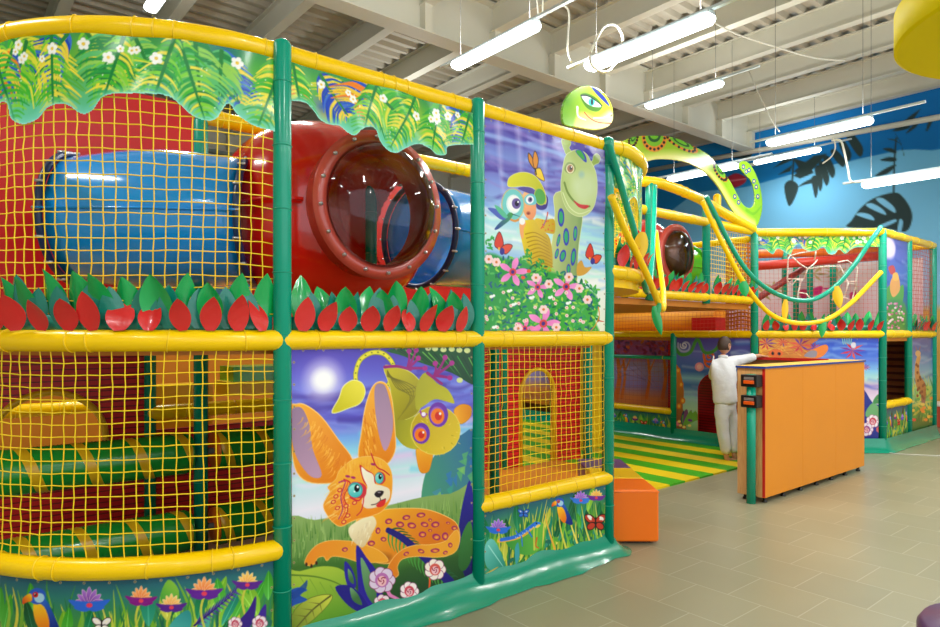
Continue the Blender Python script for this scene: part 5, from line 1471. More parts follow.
def banner_night():
    cv = Canvas(SD1, .06, SD1.L - .06, 1.66, 2.93, .008)
    r = random.Random(16)
    cv.vgrad([(2.93, (96, 96, 170)), (2.7, (100, 104, 190)), (2.4, (80, 110, 190)), (2.2, (60, 90, 170)), (1.66, (70, 130, 80))])
    cv.streaks(24, 2.1, 2.9, [(120, 110, 190), (60, 70, 160), (150, 160, 214)], r, (.02, .05), .5)
    cv.zoom(870, 220, 5.7)
    cv.poly([(70, 110), (110, 95), (140, 150), (130, 210), (90, 220), (66, 180)], (214, 200, 226), soft=8)
    cv.poly([(75, 420), (110, 370), (150, 390), (185, 370), (185, 450), (150, 520), (75, 480)], (90, 160, 60)); cv.poly([(110, 360), (130, 320), (160, 330), (165, 400), (130, 440), (112, 410)], (226, 160, 80))
    cv.poly([(100, 270), (130, 260), (140, 300), (115, 310)], (190, 70, 70)); cv.poly([(125, 310), (150, 300), (160, 340), (130, 345)], (240, 180, 80))
    cv.poly([(70, 480), (190, 470), (190, 640), (70, 640)], (70, 140, 70), soft=8)
    for k in range(60):
        cv.ell((r.uniform(75, 190), r.uniform(475, 620)), 7, 6, r.choice([(226, 140, 180), (110, 180, 80), (240, 210, 220), (50, 110, 70), (190, 90, 140)]))
    return tag(cv.sheet('printed_banner', M['print'], off=.01), 'tall purple night banner at the upper right end of the far frame', 'banner')
banner_night()

def banner_giraffe():
    cv = Canvas(SD2, .06, SD2.L - .06, .12, 1.54, .008)
    r = random.Random(17)
    cv.vgrad([(1.54, (70, 80, 150)), (1.3, (70, 110, 170)), (1.05, (110, 160, 190)), (.8, (150, 190, 150)), (.5, (90, 150, 70)), (.12, (70, 110, 50))])
    cv.streaks(20, .9, 1.5, [(110, 120, 180), (150, 180, 200), (60, 80, 140)], r, (.02, .05), .5)
    cv.zoom(860, 320, 4.475)
    for k in range(50): cv.line([(r.uniform(225, 325), r.uniform(300, 460)), (r.uniform(225, 325), r.uniform(230, 420))], 8, r.choice([(120, 180, 70), (60, 120, 60), (214, 190, 70), (180, 200, 90)]), 2, op=.7)
    cv.poly([(245, 190), (258, 150), (268, 165), (262, 200), (266, 250), (290, 290), (288, 370), (272, 370), (268, 320), (250, 300), (242, 240)], ((206, 150, 90), (250, 160), (150, 90, 60), (280, 350)))
    cv.ell((256, 150), 12, 14, (206, 160, 110)); cv.line([(250, 135), (246, 120)], 4, (140, 90, 60)); cv.line([(262, 135), (266, 120)], 4, (140, 90, 60))
    for k in range(16): cv.ell((r.uniform(248, 285), r.uniform(190, 350)), 5, 7, (120, 60, 50))
    for k in range(20): cv.ell((r.uniform(225, 325), r.uniform(340, 450)), 9, 7, r.choice([(226, 90, 60), (246, 200, 70), (240, 150, 60), (90, 160, 70)]))
    return tag(cv.sheet('printed_banner', M['print'], off=.01), 'tall banner with a giraffe in a meadow at the lower right end', 'banner')
banner_giraffe()

# --- painted inner panels seen through the nets
def inner_panel(surf, s0, s1, z0, z1, lab, draw, res=.012):
    cv = Canvas(surf, s0, s1, z0, z1, res); draw(cv)
    o = cv.sheet('painted_panel', M['wallpaint'], thick=.02)
    return tag(o, lab, 'wall panel')
def d_low(cv):
    r = random.Random(3)
    cv.vgrad([(0, (230, 130, 70)), (.5, (240, 160, 90)), (.7, (170, 160, 230)), (1.1, (190, 180, 244)), (1.2, (190, 110, 210)), (1.55, (180, 110, 220))])
    cv.zoom(610, 335, 4.647)
    for (x, w_) in ((45, 26), (70, 16), (185, 18), (260, 20)):
        cv.line([(x - 14, 290), (x, 200), (x - 6, 120)], w_, (240, 140, 60), w_ * .7); cv.line([(x, 170), (x + 26, 110)], 9, (240, 140, 60), 4)
    for k in range(90): cv.ell((r.uniform(5, 300), r.uniform(12, 90)), 11, 6, r.choice([(150, 50, 130), (206, 80, 120), (90, 60, 160), (226, 120, 80), (170, 90, 170)]), r.uniform(0, 3))
    for k in range(30): cv.line([(r.uniform(0, 290), r.uniform(120, 250)), (r.uniform(0, 290), r.uniform(120, 250))], 4, r.choice([(150, 150, 206), (100, 90, 170), (200, 180, 214)]), 1, op=.4)
inner_panel(Flat((9.5, 10.6), (9.5, 5.75)), 0, 4.85, .02, 1.5, 'inner wall painted with orange trees behind the far window net', d_low)
tag(MB().box((9.3, 4.45, .02), (9.35, 6.2, 1.5)).build('padded_wall', M['redslat']), 'dark red slatted wall inside the arched banner door', 'wall panel')
tag(MB().box((8.72, 5.7, .3), (9.45, 10.5, .38)).build('floor_mat', M['deckbrown']), 'orange inner floor behind the far window net', 'mat')
def d_up(cv):
    r = random.Random(4)
    cv.vgrad([(1.5, (196, 160, 170)), (2.2, (206, 190, 196)), (2.8, (210, 204, 206))])
    cv.zoom(755, 225, 6.736)
    for (c, n) in (((130, 430), 8), ((430, 260), 9), ((560, 330), 7), ((400, 330), 6), ((60, 460), 6)):
        for k in range(n):
            a = 2 * PI * k / n; cv.poly([c, (c[0] + math.cos(a - .25) * 45, c[1] + math.sin(a - .25) * 30), (c[0] + math.cos(a) * 95, c[1] + math.sin(a) * 55), (c[0] + math.cos(a + .25) * 45, c[1] + math.sin(a + .25) * 30)], r.choice([(150, 150, 80), (170, 160, 100), (140, 130, 70)]), False)
    for pp in ([(300, 440), (380, 430), (450, 410), (450, 460), (390, 480), (320, 495)], [(455, 425), (520, 425), (560, 440), (500, 440)], [(640, 460), (690, 450), (700, 510), (650, 510)]): cv.poly(pp, (190, 40, 110))
inner_panel(Flat((12.04, 9.4), (12.04, 3.42)), 0, 5.98, 1.55, 2.8, 'pale pink painted panel behind the white rope web', d_up, .016)

# --- nets
tag(net('safety_net', RT2, .05, RT2.L - .05, .48, 1.55, .075, .0013, M['rednet'], 51), 'far window net above the flower strip by the striped mat', 'net')
tag(net('safety_net', CH, .05, CH.L - .05, 1.66, 2.9, .06, .0018, M['rednet'], 52, off=-.05), 'red net behind the drooping ropes over the orange counter', 'net')
tag(net('safety_net', SD2, .05, SD2.L - .05, 1.66, 2.9, .06, .003, M['rednet'], 53), 'red net at the upper right end of the far frame', 'net')
tag(net('safety_net', Flat((8.64, 6.9), (8.64, 4.5)), 0, 2.4, 1.64, 1.92, .06, .0024, M['rednet'], 55), 'narrow red net just under the raised yellow walkway', 'net')
tag(net('safety_net', Flat((7.56, 4.52), (8.62, 4.52)), 0, 1.06, 2.1, 2.95, .058, .0034, M['net'], 56), 'yellow net at the right end of the raised walkway', 'net')
tag(net('safety_net', Flat((5.3, 4.52), (6.24, 4.52)), 0, .94, 2.1, 2.95, .058, .0034, M['net'], 57), 'yellow net at the left end of the raised walkway', 'net')
# orange rolled climbing net column
b = MB()
for k in range(26):
    a = 2 * PI * k / 26; b.tube([(8.92 + .2 * math.cos(a + .06 * math.sin(j)), 4.75 + .2 * math.sin(a + .06 * math.sin(j)), 1.6 + 1.35 * j / 12) for j in range(13)], .009, 4, caps=False)
for j in range(24): b.tube([(8.92 + .205 * math.cos(2 * PI * k / 24), 4.75 + .205 * math.sin(2 * PI * k / 24), 1.62 + j * .056 + .012 * math.sin(k)) for k in range(24)], .009, 4, 0, True)
tag(b.build('net_column', mat('orange_rope', (206, 120, 24), .6)), 'round orange net column at the right end of the walkway', 'net')
# pod with window and green tunnel on the walkway
wp = thing('window_pod', 'small dark red round window pod on the raised walkway', 'play pod', (6.95, 4.9, 2.0))
wc = on_y(677, 254, 4.62); wc = (wc[0], 4.66, wc[2]); wr = .32
superell((wc[0] - .25, 5.12, wc[2] + .02), (.62, .42, .45), .8, .75, 24).build('shell', M['red'], wp)
cb = MB(); cb.lathe([(wr + .02, .3), (wr + .01, 0), (wr + .05, -.02), (wr + .05, -.05), (wr - .03, -.06), (wr - .03, .0), (0.0, .05)], wc, (0, 1, 0), 48); cb.build('window_ring', M['redrim'], wp)
pb = MB(); pb.lathe([(wr - .035, .0), (wr * .8, .02), (0, .04)], (wc[0], wc[1] - .03, wc[2]), (0, 1, 0), 48); pb.build('dark_pane', mat('dark_olive_pane', (112, 84, 52), .08), wp)
db = MB(); db.lathe([((wr - .03) * math.cos(a), -.06 - .12 * math.sin(a)) for a in [PI / 2 * i / 8 for i in range(9)]], wc, (0, 1, 0), 48)
db.f = [f for f in db.f if len(f) == 4]; db.m = [0] * len(db.f); db.sm = [True] * len(db.f); db.build('clear_dome', M['dome'], wp)
tunnel((7.30, 5.15, 2.50), (8.3, 5.25, 2.50), .33, 'bright green tunnel on the raised walkway beside the small window pod', M['slide'], M['slide'])
tag(MB().box((5.2, 6.3, 2.0), (6.9, 6.34, 2.9)).build('padded_wall', M['redv']), 'red wall at the back of the raised walkway', 'wall panel')
tag(MB().box((12.0, 3.45, .02), (12.04, 6.0, 1.5)).build('slatted_wall', stripes('brown_slats', 2, .11, (232, 140, 84), (140, 56, 44), .5, .62)), 'brown slatted wall seen through the right end window', 'wall panel')
t = MB(); t.tube([(9.5, 5.4, 1.82), (9.7, 9.0, 1.82)], .2, 20); tag(t.build('padded_tube', mat('amber_foam', (226, 150, 24), .5)), 'fat yellow padded tube under the raised walkway', 'tube')
tag(MB().box((9.1, 5.25, 1.55), (9.5, 5.65, 1.85)).build('foam_block', M['redv']), 'red foam block beside the fat yellow tube', 'block')
# pipes and posts inside
def dpipe(pts, r, d, m, lab):
    P = [at_depth(x, y, dd) for (x, y), dd in zip(pts, d)]
    return tag(MB().tube(P, r, 12).build('padded_pipe', m), lab, 'pipe')
redp = mat('red_foam', (196, 52, 36), .35); orp = mat('orange_foam', (222, 110, 28), .35)
dpipe([(757, 266), (880, 256)], .07, (10.2, 10.4), redp, 'red padded pipe crossing behind the palm valance')
dpipe([(757, 254), (880, 251)], .07, (10.6, 10.8), orp, 'orange padded pipe behind the far palm valance')
dpipe([(757, 299), (798, 272), (815, 259)], .05, (10.0, 10.6, 10.9), mat('dark_red_foam', (120, 34, 30), .4), 'dark red padded pipe sloping up behind the ropes')
dpipe([(893, 249), (920, 246)], .06, (11.0, 11.8), orp, 'orange padded pipe at the top of the right end')
for (x, d) in ((785, 10.6), (796, 11.6), (810, 11.2), (833, 11.0), (851, 11.6)):
    p = at_depth(x, 300, d); add_post(p[0], p[1], 1.55, 2.95, far, .05)
# white rope web
def webpts(a, d=9.3): return [at_depth(755 + x / 6.736, 225 + y / 6.736, d + .1 * math.sin(i * 2.1)) for i, (x, y) in enumerate(a)]
b = MB()
for a in ([(225, 520), (218, 360), (222, 225), (240, 205), (300, 260), (355, 295), (395, 265), (420, 235)], [(355, 295), (420, 285), (490, 278)], [(240, 205), (300, 190), (385, 175)], [(215, 362), (330, 362)], [(220, 375), (250, 405), (280, 368), (320, 372)],
          [(310, 375), (292, 450), (285, 515)], [(292, 455), (345, 462), (388, 515)], [(575, 278), (600, 330), (628, 392), (600, 492), (560, 455)], [(555, 388), (620, 382), (685, 380)], [(560, 250), (622, 238), (692, 288), (680, 385), (692, 520)],
          [(520, 505), (530, 480), (605, 490), (685, 518)], [(628, 392), (680, 400), (655, 500)], [(410, 180), (400, 235)], [(355, 295), (330, 362)], [(490, 278), (575, 278)]):
    b.tube(webpts(a), .010, 6)
tag(b.build('rope_web', M['white']), 'white knotted rope web under the far palm valance', 'rope web')
# fringes
fringe(CH, .08, CH.L - .06, 1.65, .125, 'fringe with round red petals above the orange counter', LSS, 11, .03)
fringe(Flat((5.2, 4.42), (7.45, 4.42)), .5, 2.2, 2.1, .14, 'leaning red and green fringe under the small window pod', LSS, 12, lean=.25)
fringe(Flat((7.55, 4.42), (8.6, 4.42)), .03, 1.02, 2.1, .13, 'leaning red and green fringe at the right end of the walkway', LSS, 13, lean=.2)
fringe(SD2, .05, SD2.L, 1.65, .12, 'small fringe at the far right corner of the frame', LSS, 14, .03)

# striped floor mat
o = MB().box((5.04, 3.97, 0), (8.52, 9.0, .02)).build('striped_mat', stripes('green_yellow_stripes', 0, .57, (242, 214, 10), (66, 176, 20), .5, .5))
tag(o, 'green and yellow striped floor mat between the two play frames', 'mat')

# ------------------------------------------------------------------ drooping ropes with leaves
def vine(pts, d, m, r, lab, leaves):
    n = len(pts)
    if len(d) == 2: d = [d[0] + (d[1] - d[0]) * i / (n - 1) for i in range(n)]
    P = [at_depth(x, y, d[i]) for i, (x, y) in enumerate(pts)]
    c = [tuple(v) for v in Canvas.curve(np.array(P), False, 6)]
    t = thing('rope_garland', lab, 'garland', P[n // 2], 'drooping foam ropes')
    MB().tube(c, r, 10).build('rope', m, t)
    for (px, py, w_, h_, mm, rot, nm) in leaves:
        k = min(range(n), key=lambda i: abs(pts[i][0] - px) + abs(pts[i][1] - py))
        dd = d[k] - .05
        q = Vector(at_depth(px, py, dd))
        me = leaf_mesh(nm, w_, h_, mm, .02, .15, .3)
        o = bpy.data.objects.new(nm, me); COL.objects.link(o); o.parent = t; o.location = q - Vector(t.location)
        o.rotation_euler = (PI, rot, -math.atan2(SN, CS))
    return t
yl, gl = M['pyellow'], M['lgreen']
vine([(608, 142), (616, 168), (625, 200), (634, 230), (641, 262), (646, 290), (650, 284), (653, 240), (655, 186)], (4.62, 4.75, 4.9, 5.0, 5.15, 5.4, 5.9, 6.5, 7.1), M['green'], .026, 'teal rope hanging in a tight loop right of the nearest corner post', [(643, 232, .12, .24, yl, .15, 'yellow_leaf')])
vine([(611, 196), (624, 228), (638, 256), (650, 282), (658, 302), (663, 309), (663, 290), (659, 260), (656, 232)], (4.62, 4.78, 4.95, 5.15, 5.35, 5.55, 6.0, 6.6, 7.1), M['yellow'], .026, 'yellow rope hanging in a tight loop below the teal one', [(654, 306, .08, .25, gl, -.25, 'green_leaf'), (660, 303, .06, .17, gl, .3, 'green_leaf')])
vine([(706, 196), (716, 216), (728, 240), (742, 264), (757, 281), (775, 293), (795, 300), (815, 299), (836, 286), (855, 264), (870, 242), (881, 227)], (7.9, 8.65), M['green'], .03, 'long teal rope drooping from the walkway to the far corner post', [(786, 299, .09, .30, yl, .05, 'yellow_leaf'), (837, 286, .14, .30, yl, -.15, 'yellow_leaf')])
vine([(702, 201), (714, 226), (728, 254), (742, 280), (757, 301), (772, 315), (790, 322), (810, 323), (830, 318), (850, 304), (866, 288), (881, 272)], (7.85, 8.6), M['yellow'], .03, 'long yellow rope drooping below the long teal rope', [(744, 281, .13, .2, gl, -.1, 'green_leaf'), (824, 318, .11, .26, gl, .1, 'green_leaf')])

# ------------------------------------------------------------------ painted cut-outs
def z_(x0, y0, k, a): return [(x0 + x / k, y0 + y / k) for x, y in a]
def snake_head():
    surf = Flat((0, 3.55), (12, 3.55))
    out = [(478, 190), (480, 140), (505, 85), (555, 42), (615, 30), (680, 55), (725, 110), (742, 170), (735, 225), (700, 252), (640, 262), (560, 250), (490, 235)]
    P = [surf.inv(470 + x / 5.22, 80 + y / 5.22) for x, y in out]
    cv = Canvas(surf, min(p[0] for p in P) - .05, max(p[0] for p in P) + .05, min(p[1] for p in P) - .05, max(p[1] for p in P) + .05, .004)
    cv.zoom(470, 80, 5.22)
    cv.poly([(x, y) for x, y in out], ((110, 176, 20), (480, 150), (190, 214, 50), (700, 200)), edge=((240, 240, 214), 8))
    cv.poly([(540, 250), (560, 180), (600, 175), (660, 200), (730, 160), (745, 230), (700, 262), (600, 262)], ((226, 226, 110), (560, 200), (240, 236, 160), (720, 230)), soft=10)
    cv.glow((500, 110), 60, (70, 150, 20), .7)
    cv.poly([(625, 32), (668, 60), (705, 100), (725, 140), (700, 120), (655, 75)], (36, 50, 150))
    cv.poly([(572, 78), (610, 72), (660, 100), (685, 140), (660, 166), (615, 155), (585, 120)], (70, 130, 30)); cv.poly([(578, 84), (620, 92), (680, 138), (640, 140), (600, 120)], (236, 246, 240)); cv.ell((630, 116), 17, 20, (60, 190, 190)); cv.ell((632, 116), 6, 16, (20, 40, 60))
    cv.line([(574, 82), (620, 88), (686, 136)], 5, (30, 40, 60))
    cv.line([(556, 145), (560, 190), (600, 210)], 14, (250, 250, 240), 4); cv.line([(592, 170), (620, 200), (665, 222), (732, 228)], 6, (200, 60, 40), 5); cv.ell((732, 186), 4, 6, (40, 40, 20)); cv.line([(640, 200), (700, 196), (736, 176)], 6, (250, 246, 214), 3)
    cv.keep(out)
    t = tag(cv.sheet('snake_head_cutout', M['board'], thick=.02), 'green cartoon snake head cutout above the top rail', 'cutout')
snake_head()
def snake_body():
    surf = Flat((0, 4.62), (14, 4.62))
    up = [(100, 130), (130, 104), (165, 90), (210, 83), (280, 81), (350, 85), (410, 100), (470, 128), (530, 160), (570, 186), (600, 222), (640, 268), (680, 325), (710, 382), (740, 436), (770, 458), (795, 452), (806, 420), (802, 365), (786, 318), (750, 280), (725, 248), (727, 225), (745, 214), (772, 224), (800, 260), (822, 310), (838, 370), (845, 440), (838, 500), (820, 548), (796, 568), (760, 540), (715, 505), (680, 462), (648, 405), (618, 355), (590, 318), (555, 282), (500, 245), (430, 218), (350, 206), (280, 208), (225, 224), (150, 232), (100, 200)]
    P = [surf.inv(600 + x / 5.22, 120 + y / 5.22) for x, y in up]
    cv = Canvas(surf, min(p[0] for p in P) - .05, max(p[0] for p in P) + .05, min(p[1] for p in P) - .05, max(p[1] for p in P) + .05, .006)
    cv.zoom(600, 120, 5.22)
    cv.poly(up, ((160, 196, 30), (150, 90), (130, 184, 30), (800, 450)), edge=((240, 240, 190), 5))
    cv.line([(130, 220), (230, 212), (350, 196), (440, 205), (520, 240), (590, 300), (640, 372), (690, 452), (760, 520), (800, 545)], 40, (236, 232, 130), 30, op=.9, soft=16)
    for (c, rx, ry, ro) in (((280, 95), 66, 72, 0), ((170, 100), 24, 50, .3), ((420, 120), 100, 30, .5), ((625, 270), 26, 62, -.55)):
        cv.ell(c, rx, ry, (226, 130, 40), ro, soft=3); cv.ell((c[0], c[1] - ry * .1), rx * .72, ry * .72, (120, 190, 40), ro); 
        for k in range(16):
            a = 2 * PI * k / 16; ca, sa = math.cos(ro), math.sin(ro); x, y = math.cos(a) * rx * .82, math.sin(a) * ry * .82
            cv.ell((c[0] + x * ca - y * sa, c[1] + x * sa + y * ca), 7, 7, (40, 40, 20))
        cv.ell((c[0], c[1] - ry * .15), rx * .5, ry * .45, (40, 90, 40), ro); cv.ell((c[0], c[1] - ry * .2), rx * .34, ry * .28, (110, 190, 40), ro)
    for (x, y) in ((700, 400), (720, 430), (745, 245), (760, 270), (800, 320), (812, 350), (820, 400), (775, 262)): cv.ell((x, y), 9, 13, (40, 60, 150)); cv.ell((x, y), 4, 6, (240, 220, 80))
    cv.line([(760, 470), (800, 490), (838, 450)], 14, (90, 160, 30), 6, op=.6)
    cv.keep(up)
    tag(cv.sheet('snake_body_cutout', M['board'], thick=.02), 'long arched green snake body cutout with curled tail on the arched rail', 'cutout')
snake_body()
# ------------------------------------------------------------------ counter
KX0, KX1, KY0, KY1, KZ = 6.05, 8.46, 2.99, 3.26, 1.295
ct = thing('reception_counter', 'long orange L-shaped reception counter standing on the tiles', 'counter', (7.3, 3.12, 0))
b = MB(); b.box((KX0 + .03, KY0 + .022, .07), (KX1, KY1, KZ - .025)); b.box((KX1 - .27, KY1, .07), (KX1, 4.3, KZ - .025)); b.build('carcass', M['brown'], ct)
MB().box((KX0, KY0 + .02, .055), (KX0 + .03, KY1, KZ - .025)).build('end_panel', M['wood'], ct, .003)
for i in range(3):
    x0 = KX0 + .001 + (KX1 - KX0) * i / 3; x1 = KX0 + (KX1 - KX0) * (i + 1) / 3 - .0015
    MB().box((x0, KY0, .055), (x1, KY0 + .02, KZ - .025)).build('front_panel', M['orangeboard'], ct, .002)
b = MB(); b.prism([(KX0 - .01, KY0 - .012), (KX1 + .01, KY0 - .012), (KX1 + .01, 4.32), (KX1 - .28, 4.32), (KX1 - .28, KY1 + .01), (KX0 - .01, KY1 + .01)], KZ - .022, KZ); b.build('worktop', M['counteryel'], ct)
MB().box((KX0 - .014, KY0 - .015, KZ - .02), (KX1 + .012, KY0 - .0118, KZ - .001)).build('blue_edge_strip', M['bluetrim'], ct)
MB().box((KX0 - .014, KY0 - .012, KZ - .02), (KX0 - .0098, KY1 + .01, KZ - .001)).build('blue_edge_strip', M['bluetrim'], ct)
MB().box((KX0 - .001, KY0 - .003, .06), (KX0 + .008, KY0 + .022, KZ - .026)).build('red_edge_strip', M['redtrim'], ct)
MB().box((KX1 - .30, KY1 + .012, KZ - .022), (KX1 - .28, 4.32, KZ + .012)).build('red_edge_strip', M['redtrim'], ct)
for i in range(7):
    for y in (KY0 + .04, KY1 - .04):
        x = KX0 + .08 + i * (KX1 - KX0 - .16) / 6; bb = MB(); bb.lathe([(.025, 0), (.025, .012), (.016, .02), (.016, .06)], (x, y, 0), n=12); bb.build('foot', M['black'], ct)

gp = thing('gate_post', 'teal padded post with two black latch boxes at the wooden counter end', 'gate post', (KX0 - .06, 3.09, 0))
bb = MB(); bb.lathe([(.042, .0), (.042, 1.22)], (KX0 - .06, 3.09, 0), n=20); bb.build('post', M['green'], gp)
for z in (1.16, .965):
    o = MB().box((KX0 - .118, 3.005, z - .058), (KX0 - .004, 3.165, z + .058)).build('latch_box', M['black'], gp, .008)
    MB().box((KX0 - .132, 3.03, z - .028), (KX0 - .112, 3.13, z + .004)).build('orange_handle', M['orangep'], o, .004)
    q = MB()
    q.box((KX0 - .129, 3.035, z + .012), (KX0 - .112, 3.125, z + .036)); q.build('lock_slot', M['bolt'], o)

tag(MB().tube([on_z(x, y, .006) for x, y in ((880, 452), (900, 454), (922, 455), (945, 456), (975, 455))], .006, 6).build('power_cable', M['cable']), 'thin pale cord lying on the tiles by the far frame corner', 'cable')
# ------------------------------------------------------------------ poufs: three soft cubes in a row
r_ = Vector((CS, -SN, 0)); f_ = Vector((SN, CS, 0))
base = Vector(camxy(1.015, 4.967)).to_3d()
for i, (m, nm) in enumerate(((M['orange'], 'orange cube pouf at the foot of the corner post, nearest of three'), (M['pyellow'], 'yellow cube pouf between the orange and purple ones'), (M['purple'], 'purple cube pouf behind the yellow one'))):
    p = base + f_ * (.425 * i); W_, D_ = .42, .42
    t = thing('cube_pouf', nm, 'pouf', (p.x, p.y, 0), 'cube poufs in a row')
    q = [p + r_ * .01, p + r_ * W_, p + r_ * W_ + f_ * D_, p + r_ * .01 + f_ * D_]
    MB().prism([(v.x, v.y) for v in q], .02, .415).build('cushion', m, t, .02, 3)
    s = MB(); s.tube([tuple(v) [:2] + (.40,) for v in [Vector((v.x, v.y, 0)) for v in q]], .004, 6, 0, True); s.build('piping', m, t)
    ft = MB()
    q2 = [p + r_ * .06 + f_ * .06, p + r_ * (W_ - .05) + f_ * .06, p + r_ * (W_ - .05) + f_ * (D_ - .06), p + r_ * .06 + f_ * (D_ - .06)]
    ft.prism([(v.x, v.y) for v in q2], 0, .022); ft.build('base', M['black'], t)
# purple round pouf, bottom right corner
cx_, cy_ = camxy(2.16, 2.62)
t = thing('round_pouf', 'edge of a purple round pouf at the bottom right corner', 'pouf', (cx_, cy_, 0))
b = MB(); b.lathe([(.0, .0), (.28, 0), (.31, .02), (.31, .38), (.29, .41), (.0, .42)], (cx_, cy_, 0), n=40); b.build('cushion', M['purple'], t)

# ------------------------------------------------------------------ shoe bench by the right wall
sx = on_x(930, 432, 13.75)
t = thing('shoe_bench', 'low orange red bench against the far right wall', 'bench', (13.6, sx[1], 0))
b = MB(); b.box((13.3, 2.2, .0), (13.9, 4.35, .36)); b.build('bench_body', mat('coral_board', (206, 84, 56), .5), t, .01)
b = MB(); b.box((13.28, 2.2, .36), (13.92, 4.37, .40)); b.build('bench_top', M['white'], t, .008)
def shoe(x, y, z, m, lab, cat='shoe'):
    t = thing('shoe', lab, cat, (x, y, z))
    n = 9; vs = []; fs = []
    prof = [(0, .04, .075), (.05, .042, .085), (.1, .04, .08), (.15, .04, .062), (.2, .045, .05), (.24, .042, .042), (.265, .02, .03)]
    for (l, w_, h_) in prof:
        for k in range(n):
            a = PI * k / (n - 1); vs.append((x - l, y + w_ * math.cos(a), z + .018 + h_ * math.sin(a)))
    for i in range(len(prof) - 1):
        for k in range(n - 1): fs.append((i * n + k, i * n + k + 1, (i + 1) * n + k + 1, (i + 1) * n + k))
    fs += [tuple(range(n)), tuple(range((len(prof) - 1) * n, len(prof) * n))[::-1]]
    MB().add(vs, fs, 0, True).build('upper', m, t)
    s = MB(); s.prism([(x + .01, y - .04), (x + .01, y + .04), (x - .2, y + .048), (x - .27, y + .02), (x - .27, y - .02), (x - .2, y - .048)], z, z + .02); s.build('sole', M['white'], t)
shoe(13.75, 4.22, .40, M['black'], 'black shoe on the low bench, left of the pair')
shoe(13.75, 4.08, .40, M['black'], 'black shoe on the low bench, right of the pair')

# ------------------------------------------------------------------ person leaning on the counter wing
PO = Vector(camxy(3.23, 8.2)).to_3d()
def PP(r, z, f=0.0):
    v = PO + r_ * r + f_ * f; return Vector((v.x, v.y, z))
def skinmesh(name, verts, edges, radii, m, parent, sub=2, root=0):
    me = bpy.data.meshes.new(name); off = parent_loc(parent)
    me.from_pydata([tuple(Vector(v) - off) for v in verts], edges, [])
    me.materials.append(m)
    o = bpy.data.objects.new(name, me); COL.objects.link(o); o.parent = parent
    sk = o.modifiers.new('skin', 'SKIN'); sk.use_smooth_shade = True
    for i, d in enumerate(me.skin_vertices[0].data):
        rr = radii[i]; d.radius = rr if isinstance(rr, tuple) else (rr, rr); d.use_root = (i == root)
    if sub:
        ss = o.modifiers.new('subdivision', 'SUBSURF'); ss.levels = sub; ss.render_levels = sub
    return o
person = thing('person', 'person in a loose white shirt and white trousers, seen from behind leaning on the counter', 'person', tuple(PO))
# joints: (right, height, away); the person faces away and to the right
J = dict(pelvis=(-.03, .80, 0), waist=(-.045, .96, .0), chest=(-.06, 1.14, .02), neck0=(-.05, 1.30, .03), neck1=(-.035, 1.35, .045), head=(-.022, 1.445, .06),
         shL=(-.165, 1.225, -.01), shR=(.07, 1.25, .10), elL=(-.11, 1.03, .20), wrL=(.06, 1.12, .34), elR=(.25, 1.27, .15), wrR=(.43, 1.325, .12),
         hipL=(-.085, .76, -.01), knL=(-.07, .42, .0), anL=(-.02, .085, .0), hipR=(.03, .76, .05), knR=(.10, .43, .10), anR=(.11, .085, .08))
V = {k: PP(v[0], v[1], v[2]) for k, v in J.items()}
# body: one continuous figure (torso, limbs, neck, hands' wrists, feet)
names = ['pelvis', 'waist', 'chest', 'neck0', 'neck1', 'shL', 'elL', 'wrL', 'shR', 'elR', 'wrR', 'hipL', 'knL', 'anL', 'hipR', 'knR', 'anR']
vs = [V[n] for n in names]; rad = [.08, .075, .08, .05, .045, .042, .036, .026, .042, .036, .026, .06, .05, .036, .06, .05, .036]
E = [(0, 1), (1, 2), (2, 3), (3, 4), (2, 5), (5, 6), (6, 7), (2, 8), (8, 9), (9, 10), (0, 11), (11, 12), (12, 13), (0, 14), (14, 15), (15, 16)]
for s_, (an, d) in (('L', ('anL', (.10, -.0, .012))), ('R', ('anR', (.10, .0, .012)))):
    i = names.index(an); a = V[an]; b0 = len(vs)
    vs += [a + Vector((0, 0, -.055)), a + r_ * .075 + f_ * .02 + Vector((0, 0, -.065)), a + r_ * .145 + f_ * .04 + Vector((0, 0, -.074))]
    rad += [.034, (.030, .024), (.026, .014)]
    E += [(i, b0), (b0, b0 + 1), (b0 + 1, b0 + 2)]
def hand(wr, fw, sp, up):
    """palm and five fingers starting at the wrist vertex index"""
    w0 = vs[wr]; b0 = len(vs)
    vs.append(w0 + fw * .05); rad.append((.026, .015)); E.append((wr, b0))
    vs.append(w0 + fw * .085); rad.append((.03, .014)); E.append((b0, b0 + 1))
    for k, (o, L) in enumerate(((-.027, .058), (-.009, .068), (.009, .064), (.026, .05))):
        s = len(vs); st = w0 + fw * .095 + sp * o
        vs.extend([st, st + fw * L * .5 + up * .006, st + fw * L * .9 - up * .012]); rad.extend([.009, .0085, .007]); E.extend([(b0 + 1, s), (s, s + 1), (s + 1, s + 2)])
    s = len(vs); st = w0 + fw * .035 - sp * .03
    vs.extend([st, st + fw * .028 - sp * .02, st + fw * .055 - sp * .026]); rad.extend([.011, .0095, .008]); E.extend([(b0, s), (s, s + 1), (s + 1, s + 2)])
hand(names.index('wrR'), (r_ * .9 + f_ * .3 - Vector((0, 0, .1))).normalized(), (f_ * .95 - r_ * .3).normalized(), Vector((0, 0, 1)))
hand(names.index('wrL'), (r_ * .8 + f_ * .5 + Vector((0, 0, .3))).normalized(), Vector((0, 0, -1)), f_)
body = skinmesh('body', vs, E, rad, M['skin'], person, 2)
